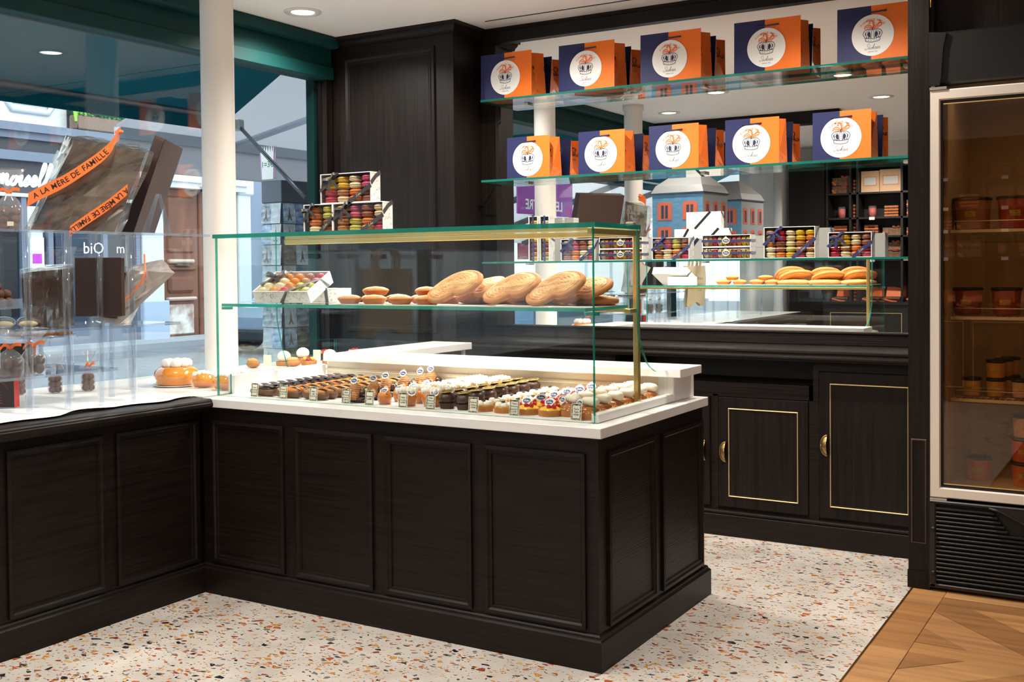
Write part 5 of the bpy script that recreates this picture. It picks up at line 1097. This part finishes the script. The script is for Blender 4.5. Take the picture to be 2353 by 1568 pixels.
for i,s_ in enumerate(('A LA MÈRE','DE FAMILLE','DEPUIS 1761')): addtext(m,s_,.034-.008*i,T(.062,0,.22-.05*i)@RZ(90)@FRONT)
obj('lettering',m,INK,tt_,fix=False)
struct('wall_pier',MB().box(-2.19,-1.78,-5.2,-4.86,0,2.45),WOODV)
# dark shelving filled with chocolate boxes along the rear wall
su=thing('wall_shelving','black shelving of chocolate boxes on the rear wall, seen in the mirror','shelving',(0,-4.9,0)); SHX=[-1.76,-1.50,-1.42,-.94,-.42,.10,.62,1.14,1.66]; SHZ=[.88,1.36,1.62,1.83,2.11,2.44]
BK=mat('shelf_black',(24,21,20),.5)
obj('back',MB().box(-1.78,1.70,-.30,-.28,0,2.47),BK,su)
obj('base_cabinet',MB().box(-1.78,1.70,-.28,.10,0,.85),BK,su); obj('counter_top',MB().box(-1.78,1.70,-.28,.12,.85,.88),BK,su)
for i in range(4): obj('gilt_bead',MB().ring((-1.70+.86*i,.101,.14),(1,0,0),(0,0,1),(0,1,0),.78,.62,[(0,0),(0,.004),(.006,.004),(.007,0)],fill=False),GOLD,su)
for x in SHX: obj('upright',MB().box(x-.012,x+.012,-.28,0,.88,2.47),BK,su)
for z in SHZ[1:]: obj('shelf',MB().box(-1.76,1.66,-.28,0,z-.02,z),BK,su)
struct('wall_rear_panel',MB().box(-1.78,1.70,-5.199,-4.9,2.47,H),mat('rear_white',(222,216,208),.7))
PEACH=mat('peach_card',(250,206,164),.5); NUTB=mat('nut_mix',(84,56,42),.5,var=((150,108,74),60,.4),bump=(90,.9,.004)); CLB=glass('clear_box',(244,240,236),1.45,milk=.08)
_gb={}
def gift(kind,x,z,w,h,lab,grp='boxes on the rear shelving'):
    key=(kind,round(w,2),round(h,2)); y=-5.06
    if key in _gb: return dup(_gb[key],(x,y,z),R(random.uniform(-4,4)),lab,grp)
    t=thing({'peach':'peach_box','nuts':'nut_box','jar':'sweet_jar','bar':'bar_stack','hamper':'gift_hamper'}[kind],lab,'box' if kind!='jar' else 'jar',(x,y,z),0,grp); _gb[key]=t
    if kind=='peach':
        obj('box',MB().box(-w/2,w/2,-.07,.07,0,h,0,.003),PEACH,t); obj('label',MB().box(-w*.32,w*.32,.0705,.072,h*.35,h*.68),PAPER,t); obj('label_frame',MB().ring((-w*.36,.0705,h*.30),(1,0,0),(0,0,1),(0,1,0),w*.72,h*.43,[(0,0),(0,.0012),(.004,.0012),(.004,0)],fill=False),ORINK,t)
    elif kind=='nuts':
        obj('tray',MB().box(-w/2,w/2,-.06,.06,0,h,0,.003),NUTB,t); obj('lid',MB().ring((-w/2-.002,.061,-.0),(1,0,0),(0,0,1),(0,1,0),w+.004,h+.002,[(0,-.002),(0,.003),(.006,.003),(.006,0)],fill=False),ACRE,t)
        obj('ribbon',MB().ribbon([(-w/2,.064,h*.5),(-w*.28,.066,0)],.010,(1,0,1),th=.0006),ORIB,t); b=MB()
        for s in (-1,1):
            b.ribbon(crom([(w*.25,.066,h),(w*.25+s*.02,.075,h+.018),(w*.25+s*.042,.07,h+.010),(w*.25,.066,h)],4),.010,(0,1,.3),th=.0006)
        obj('bow',b,ORIB,t)
    elif kind=='jar': obj('sweets',MB().lathe([(0,.002),(w*.45,.003),(w*.45,h*.8),(0,h*.84)],16),mat('red_sweets',(206,40,48),.4,var=((240,130,110),90,.4),bump=(90,1,.004)),t); obj('glass',MB().lathe([(0,0),(w*.5,0),(w*.5,h*.9),(w*.42,h),(0,h)],18),CLB,t)
    elif kind=='bar':
        for i in range(4): obj('bar',MB().box(-w/2,w/2,-.06,.06,h*i/4,h*(i+.86)/4,0,.003),NUTB,t); obj('ribbon',MB().box(-w/2-.001,w/2+.001,.0605,.062,h*(i+.3)/4,h*(i+.6)/4),ORIB,t)
    else:
        obj('tray',MB().box(-w/2,w/2,-.10,.10,0,.03),BROWND,t); obj('chocolates',MB().box(-w*.46,w*.46,-.09,.09,.03,.045),NUTB,t); obj('sheet',MB().add([(-w*.45,-.08,.05),(w*.45,-.08,.05),(w*.40,-.12,h),(-w*.40,-.12,h)],[(0,1,2,3)]).add([(-w*.45,-.084,.05),(w*.45,-.084,.05),(w*.40,-.124,h),(-w*.40,-.124,h)],[(3,2,1,0)]),ORIB,t); obj('ribbon',MB().ribbon([(-w*.5,.101,.03),(0,.102,.005),(w*.3,.101,-.0)],.008,(0,0,1),th=.0006),ORIB,t)
    return t
gift('peach',-1.30,2.112,.20,.24,'peach box with framed white label, left one on the top shelf'); gift('peach',-1.075,2.112,.24,.25,'wider peach box with framed white label on the top shelf')
kinds=['nuts','nuts','bar','jar','hamper']; 
WHO=['narrow bay by the pier','slim second bay','third bay','fourth bay','fifth bay','sixth bay','seventh bay','last bay']
for bi in range(8):
    x0,x1=SHX[bi]+.02,SHX[bi+1]-.02; wd=x1-x0
    for si in range(5):
        z=SHZ[si]; hh=SHZ[si+1]-z-.03
        if si==4 and bi==2: continue
        if wd<.1: 
            gift('bar',(x0+x1)/2,z+.0015,.045,min(.16,hh),'thin stack of chocolate bars, level %s of the %s'%(ORD[si],WHO[bi])); continue
        n=1 if wd<.25 else 2
        for i in range(n):
            x=x0+wd*(i+.5)/n; k_=kinds[(bi*2+si+i*3)%4] if si else 'hamper'
            w=wd/n-.03; sd=('left','right')[i] if n==2 else 'only'
            if k_=='jar': gift('jar',x,z+.0015,.09,.13,'glass jar of red sweets, level %s of the %s, %s side'%(ORD[si],WHO[bi],sd))
            elif k_=='nuts':
                for q in range(2): 
                    if .095*(q+1)<hh: gift('nuts',x,z+.0015+q*.095,round(w,2),.085,'clear nut box, level %s of the %s, %s, %s box'%(ORD[si],WHO[bi],sd,('lower','upper')[q]))
            elif k_=='bar': gift('bar',x,z+.0015,round(w*.8,2),.13,'orange banded chocolate bar stack, level %s of the %s, %s side'%(ORD[si],WHO[bi],sd))
            else: gift('hamper',x,z+.0015,round(w,2),.16,'open chocolate hamper with orange sheet, %s, %s side'%(WHO[bi],sd))
        if n==2 and si: 
            tg=obj('price_tag',MB().box(-.03,.03,0,.002,-.032,0),PAPER); tg.location=((x0+x1)/2-.08,-4.897,z-.001); tag(tg,'white shelf price tag under level %s of the %s'%(ORD[si],WHO[bi]),'price tag','shelf price tags')
# ================================================================ STREET
ASPH=mat('street_paving',(130,136,146),.6,var=((108,114,124),(1.2,4,1),.5)); 
struct('street',MB().box(-14.2,-2.86,-34,34,-.35,-.12),ASPH); struct('pavement',MB().box(-15.6,-14.2,-34,34,-.35,-.02).box(-4.6,-2.86,-34,34,-.35,-.04),mat('pavement_stone',(160,166,172),.7))
FWHITE=mat('facade_white',(226,226,224),.8); FGREY=mat('shopfront_grey',(76,76,82),.6,0,.3); FBLUE=mat('shopfront_blue',(52,64,84),.6,0,.3); FDARK=mat('shop_dark_glass',(18,21,27),.3,0,.3); FSTONE=mat('facade_stone',(206,212,218),.8); FMOLD=mat('shopfront_moulding',(112,122,142),.5)
FX=-15.5
fb=thing('street_building','pale stone building across the street with grey-blue shopfront','building',(0,0,0))
obj('wall',MB().box(FX-3,FX,-34,34,-.1,14),FWHITE,fb)
def fpart(n,y0,y1,z0,z1,d,mt,par=None,c=0): return obj(n,MB().box(FX,FX+d,y0,y1,z0,z1,0,c),mt,par or fb)
fpart('cornice',-34,11.55,3.72,3.86,.30,FMOLD); fpart('cornice',-34,11.55,3.60,3.72,.20,FMOLD)
fpart('fascia',2,11.1,3.38,3.60,.12,FGREY); fpart('moulding',2,11.1,3.22,3.38,.26,FMOLD); sgn=fpart('sign_board',2,11.1,2.66,3.22,.14,FGREY); fpart('white_line',2,11.1,2.60,2.66,.20,FWHITE)
m=MB(); script(m,'mmoiselle',.40,Matrix(((0,0,1,FX+.15),(1,0,0,7.0),(0,1,0,2.80),(0,0,0,1))),.14); 
xs=[v[1] for v in m.v]; sh_=9.28-max(xs); m.v=[(a,b+sh_,c) for a,b,c in m.v]; obj('lettering',m,mat('sign_lit',(250,250,250),.5,emit=1.1),sgn,fix=False)
sf=fpart('shopfront',2,11.1,-.1,2.60,.05,FBLUE)
for i,(y0,y1,mt) in enumerate(((7.4,8.5,FDARK),(8.7,9.0,FWHITE),(9.25,10.2,FBLUE),(10.35,10.95,FGREY),(5.4,7.2,FDARK),(3,5.2,FDARK))): fpart('shop_window',y0,y1,.55,2.45,.10,mt,sf)
for y in (8.6,9.12,10.27,11.02,7.3,5.3): fpart('mullion',y-.05,y+.05,-.05,2.6,.16,FMOLD,sf)
po_=fpart('poster',8.72,9.0,1.25,2.1,.13,PAPER,sf); fpart('poster_patch',8.77,8.95,1.45,1.62,.14,mat('poster_purple',(186,60,196),.6),sf)
m=MB(); addtext(m,'biO',.30,Matrix(((0,0,1,FX+.17),(1,0,0,10.0),(0,1,0,1.72),(0,0,0,1)))); addtext(m,'m',.26,Matrix(((0,0,1,FX+.17),(1,0,0,10.6),(0,1,0,1.72),(0,0,0,1)))); obj('lettering',m,mat('sign_white',(250,250,250),.5),sf,fix=False)
fpart('skirting',2,11.1,-.1,.35,.14,FMOLD,sf)
fpart('stone_pier',11.10,11.62,-.1,3.0,.20,FSTONE,c=.02); fpart('pier_base',11.05,11.68,-.1,.72,.27,mat('pier_blue',(168,186,208),.7),c=.02)
fpart('stone_pier',13.62,14.0,-.1,3.4,.20,FSTONE,c=.02); fpart('pier_capital',13.58,14.05,2.9,3.25,.26,FSTONE,c=.03)
# carved double door
DO=mat('street_door',(132,82,60),.6,var=((96,56,40),(4,4,1.2),.5)); DOL=mat('street_door_worn',(196,176,162),.7)
dd=thing('double_door','tall carved brown wooden double door across the street','door',(FX,12.63,-.1))
obj('surround',MB().box(-.05,.02,-1.0,1.0,0,3.1),mat('door_recess',(110,76,62),.7),dd)
for s in (-1,1):
    def db_(n,y0,y1,z0,z1,d,mt,c=.02):
        a,b=sorted((s*y0,s*y1)); return obj(n,MB().box(.0,d,a,b,z0,z1,0,c),mt,dd)
    db_('leaf',.02,.95,.02,3.05,.06,DO); db_('panel',.14,.85,1.75,2.9,.10,DO,.04); db_('raised_moulding',.16,.83,1.55,1.63,.15,DOL,.03); db_('cross_rail',.12,.87,1.40,1.48,.13,DO,.03); db_('panel',.16,.83,.95,1.30,.14,DO,.06); db_('raised_moulding',.12,.87,.80,.87,.16,DOL,.03); db_('lower_panel',.16,.83,.12,.72,.09,mat('door_scuffed',(146,116,102),.7,var=((226,220,214),3.5,.25)),.02); db_('handle_plate',.30,.66,1.50,1.54,.17,mat('dark_iron',(60,50,48),.5),.005)
ah=MB()
for z0,d in ((3.0,.30),(3.12,.36),(3.24,.30)): ah.prism([(-1.15,z0),(1.15,z0),(1.15,z0+.10)]+[(1.15*math.cos(R(a)),z0+.10+.30*math.sin(R(a))) for a in range(20,161,14)]+[(-1.15,z0+.10)],0,d,'x',M=T(FX,12.63,-.05)@Matrix.Identity(4))
obj('door_arch',ah,FSTONE,fb); obj('keystone',MB().box(FX,FX+.5,12.45,12.85,2.95,3.65,0,.05),FSTONE,fb)
# upper floor: planter, plants, wall ornaments
for y in (8.85,11.45):
    o=MB(); pts=[(FX+.02,y-.55,4.42),(FX+.02,y-.35,4.12),(FX+.02,y+.35,4.12),(FX+.02,y+.55,4.42)]; o.tube(pts,.06,6); o.tube([(a,b,c+.13) for a,b,c in pts],.03,6); obj('wall_ornament',o,FSTONE,fb)
fpart('window_recess',9.6,10.85,3.86,6.5,.02,mat('upper_window',(70,74,80),.3))
rl=MB()
for i in range(15): rl.tube([(FX+.30,9.6+i*.088,3.86),(FX+.32,9.64+i*.088,4.2),(FX+.30,9.6+i*.088,4.7)],.010,5)
stuff(obj('railing',rl,mat('rail_iron',(60,60,66),.5),fb))
pl=thing('planter','woven planter of green plants on the balcony across the street','planter',(FX+.18,10.2,3.87)); obj('trough',MB().box(-.12,.14,-.6,.55,0,.26,0,.02),mat('planter_weave',(134,112,98),.8,bump=(40,.6,.02)),pl)
rnd=random.Random(3); m=MB()
for _ in range(420):
    x,y,z=rnd.uniform(-.10,.16),rnd.uniform(-.58,.5),.26+abs(rnd.gauss(0,.10)); a=rnd.uniform(0,360); m.box(-.03,.03,-.018,.018,-.002,.002,M=T(x,y,z)@RZ(a)@RX(rnd.uniform(-60,60)))
stuff(obj('leaves',m,mat('balcony_leaves',(92,178,104),.6,var=((60,140,80),8,.5)),pl)); obj('plant_pot',MB().lathe([(0,0),(.10,0),(.14,.24),(.12,.24),(0,.2)],14,M=T(.02,.78,0)),mat('terracotta_pale',(186,164,150),.8),pl); obj('sign_board',MB().box(.10,.12,-.62,-.3,.22,.56,M=RX(8)),mat('lime_board',(150,206,70),.6),pl)
# right hand shopfront beyond the door
s2=thing('street_shop','grey-blue shop beyond the carved door, behind the postcard rack','building',(FX,18,0)); obj('front',MB().box(0,.06,-4,8,-.1,3.4),mat('shop_slate',(120,134,156),.5),s2)
for y,w,mt in ((-3.2,.5,FDARK),(-2.3,.9,mat('shop_interior',(92,86,84),.4)),(-.8,1.4,FDARK),(1.2,1.6,FDARK),(3.4,1.6,FDARK)): 
    q=obj('shop_window',MB().box(.06,.10,y-w/2,y+w/2,.5,2.7),mt,s2); obj('frame',MB().ring((.10,y-w/2,.5),(0,1,0),(0,0,1),(1,0,0),w,2.2,[(0,0),(0,.04),(.06,.04),(.06,0)],fill=False),FMOLD,q)
for y,z,h_,c in ((-2.5,1.9,.35,(236,232,226)),(-2.1,2.0,.22,(196,90,196)),(-3.3,1.6,.3,(232,232,232)),(-2.5,.95,.4,(206,206,210))): obj('notice',MB().box(.145,.15,y-.12,y+.12,z-h_/2,z+h_/2),mat('notice_%d'%c[1],c,.6),s2)
# parked car, mostly hidden by the column and the rack
CARP=mat('car_paint',(150,170,196),.18,.3,coat=1); CARG=mat('car_glass',(26,34,44),.05); TYRE=mat('car_tyre',(22,22,24),.8)
ca=thing('parked_car','pale blue-grey car parked across the street behind the column','car',(-11.6,12.2,-.12)); prof=[(-2.0,.25),(-2.05,.62),(-1.9,.78),(-1.15,.88),(-.55,1.32),(.75,1.36),(1.45,.95),(1.95,.88),(2.05,.55),(2.0,.25)]
obj('body',MB().prism(prof,-.82,.82,'x'),CARP,ca); obj('side_windows',MB().prism([(-1.0,.90),(-.5,1.26),(.7,1.29),(1.25,.93)],-.825,.825,'x'),CARG,ca); obj('bumper',MB().box(-.84,.84,-2.1,-1.95,.22,.42,0,.04).box(-.84,.84,1.95,2.1,.22,.42,0,.04),mat('bumper',(40,44,50),.5),ca)['kind']='stuff'
for x in (-.78,.70):
    for y in (-1.3,1.3): wl=obj('wheel',MB().lathe([(0,0),(.31,0),(.33,.04),(.33,.16),(.31,.2),(0,.2)],24,M=T(x,y,.33)@RY(90)@T(0,0,-.06)),TYRE,ca); obj('hub',MB().lathe([(0,-.01),(.19,-.01),(.19,.22),(0,.22)],16,M=T(x,y,.33)@RY(90)@T(0,0,-.06)),STEEL,wl)
# own awning outside the window
AWB=canvas('awning_blue',(0,116,128),.6); aw=thing('blue_awning','blue-green canvas awning hanging outside the shop window','awning',(0,0,0))
obj('canvas',MB().add([(-2.87,-6,2.66),(-2.87,1.95,2.66),(-3.72,2.08,2.30),(-3.72,-6,2.30),(-2.87,-6,2.67),(-2.87,1.95,2.67),(-3.72,2.08,2.31),(-3.72,-6,2.31)],[(0,1,2,3),(7,6,5,4),(0,4,5,1),(1,5,6,2),(2,6,7,3),(3,7,4,0)]),AWB,aw)
obj('valance',MB().box(-3.73,-3.715,-6,2.08,2.205,2.31),AWB,aw); obj('front_bar',MB().tube([(-3.71,-6,2.30),(-3.71,2.09,2.30)],.022,8),mat('awning_bar',(120,130,140),.4,.5),aw)
obj('strut',MB().tube([(-3.69,2.13,2.245),(-2.97,1.955,1.74)],.013,8),mat('strut_grey',(104,112,124),.35,.6),aw); obj('joint',MB().box(-3.74,-3.67,2.10,2.16,2.22,2.30,0,.01),FWHITE,aw)
# neighbour's grey awning
NG=canvas('grey_canvas',(206,206,210),.7); na=thing('grey_awning','grey canvas awning of the neighbouring shop past the window','awning',(0,0,0))
obj('canvas',MB().add([(-2.9,2.25,3.15),(-2.9,7.5,3.15),(-5.05,7.5,2.36),(-5.05,2.25,2.36),(-2.9,2.25,3.17),(-2.9,7.5,3.17),(-5.05,7.5,2.38),(-5.05,2.25,2.38)],[(0,1,2,3),(7,6,5,4),(0,4,5,1),(1,5,6,2),(2,6,7,3),(3,7,4,0)]),NG,na)
obj('front_bar',MB().box(-5.08,-5.02,2.25,7.5,2.28,2.36),mat('bar_pale',(196,204,214),.4,.3),na); obj('valance',MB().box(-5.07,-5.055,2.25,7.5,2.05,2.28),NG,na)
obj('arm',MB().tube([(-5.03,3.36,2.31),(-4.0,3.28,2.48),(-2.95,2.55,2.72)],.028,8),mat('bar_pale',(196,204,214),.4,.3),na)
struct('wall_outside',MB().box(-2.92,-2.80,1.93,9,-.1,4.5),mat('outer_wall',(120,116,112),.7)); struct('lintel',MB().box(-2.92,-2.865,-8,1.93,2.68,5),TEAL)
# postcard rack on the pavement
rk=thing('postcard_rack','street rack of picture postcards seen through the window','rack',(-3.60,2.42,-.04),R(-8)); RKM=mat('rack_frame',(96,104,116),.5)
obj('post',MB().lathe([(0,0),(.16,0),(.16,.03),(.03,.05),(.03,.52),(0,.52)],16,M=T(-.1,.2,0)),RKM,rk); obj('panel',MB().box(-.20,0,0,.44,.5,1.94),RKM,rk); obj('header',MB().box(-.21,.005,-.005,.445,1.80,1.95,0,.004),RKM,rk)
PC=[mat('postcard_%d'%i,c,.35,var=(c2,(14,14,30),.3)) for i,(c,c2) in enumerate((((120,164,214),(60,66,80)),((206,214,222),(96,110,130)),((70,110,170),(190,206,226)),((150,150,150),(70,70,74)),((96,150,206),(226,232,238)),((186,176,160),(110,96,84)),((226,226,226),(170,186,206))))]
pcm=[MB().box(-.052,.052,0,.002,0,.138).mesh('postcard',[p]) for p in PC]; rnd=random.Random(9); TW=MB().prism([(-.022,.02),(-.010,.05),(-.004,.09),(0,.118),(.004,.09),(.010,.05),(.022,.02),(.010,.02),(0,.04),(-.010,.02)],-.0006,0,'y').mesh('printed_tower',[mat('tower_print',(120,104,92),.6)])
for r_ in range(9):
    for c in range(4):
        o=link('postcard',pcm[rnd.randrange(7)],rk,(.016,.058+.108*c,.52+.142*r_),(R(-4),0,R(90)))
        if rnd.random()<.35: link('printed_tower',TW,o)
    for c in range(2):
        o=link('postcard',pcm[rnd.choice((1,6,1,4,6))],rk,(-.15+.10*c,-.018,.52+.142*r_),(R(-4),0,0))
        if rnd.random()<.3: link('printed_tower',TW,o)
def burst(x,y,z,c,back,txt):
    n=11; pts=[(-.06,-.10),(.06,-.10)]+[(.07-.14*i/n,(.08 if i%2 else .13)) for i in range(n+1)]
    o=obj('price_burst',MB().prism(pts,0,.004,'y'),mat('burst_%d'%c[0],c,.6),rk,(x,y,z)); obj('backing',MB().prism([(a*1.25,b*.95) for a,b in pts],.005,.008,'y'),mat('burst_back_%d'%back[2],back,.6),o)
    lettering(txt,mat('burst_ink',(30,110,90),.6),.06,(0,-.001,.0),(R(90),0,0),o)
burst(-.12,-.02,2.06,(246,246,242),(206,150,206),'1=3€'); burst(.02,.30,2.04,(250,190,130),(240,170,110),'')
# banner, tent and fruit stall further down the street (only in the mirror)
bn=thing('street_banner','purple awning front lettered LE THEATRE, seen in the mirror','banner',(-5.0,-4.10,1.94)); PUR=canvas('purple_canvas',(186,104,190),.4); obj('canvas',MB().box(-.02,0,-.72,.66,0,.48),PUR,bn)
m=MB(); addtext(m,'LE THEATRE',.17,Matrix(((0,0,1,.002),(1,0,0,.02),(0,1,0,.115),(0,0,0,1))),bold=.02); obj('lettering',m,PAPER,bn,fix=False)
tn=thing('market_tent','white street awning with grey bars, seen in the mirror','awning',(0,0,0)); WC=canvas('white_canvas',(238,238,240),.5)
obj('canvas',MB().add([(-4.9,-4.7,2.9),(-4.9,-12,2.9),(-8.6,-12,1.75),(-8.6,-4.7,1.75),(-4.9,-4.7,2.92),(-4.9,-12,2.92),(-8.6,-12,1.77),(-8.6,-4.7,1.77)],[(0,1,2,3),(7,6,5,4),(0,4,5,1),(1,5,6,2),(2,6,7,3),(3,7,4,0)]),WC,tn)
for y in (-6.2,-7.8,-9.5): obj('bar',MB().tube([(-4.9,y,2.86),(-8.5,y,1.74)],.05,8),mat('tent_bar',(92,96,104),.5),tn)
for i in range(9): obj('valance_strip',MB().box(-8.62,-8.60,-5-.75*i-.37,-5-.75*i,1.45,1.75),(WC if i%2 else mat('valance_wine',(140,50,70),.7)),tn)
fs_=thing('fruit_stall','street fruit stall with a blue front, seen in the mirror','stall',(-4.2,-2.6,-.04)); obj('table',MB().box(-.4,.4,-.9,.9,0,1.0),mat('stall_blue',(120,166,206),.6),fs_); obj('rim',MB().box(-.42,.42,-.92,.92,1.0,1.06),FGREY,fs_)
om=MB().ball((0,0,0),.042,10,7).mesh('orange',[mat('orange_peel',(240,150,60),.45)]); k_=0
for lay in range(2):
    for i in range(6-lay):
        for j in range(8-lay): o=link('orange',om,None,(-4.2-.36+.085*i+.04*lay+.12,-2.15-.085*j-.04*lay,1.02+.042+.06*lay)); tag(o,'orange in the street stall heap, layer %s, file %s, place %s'%(('one','two')[lay],ORD[i],ORD[j]),'orange','oranges on the fruit stall')
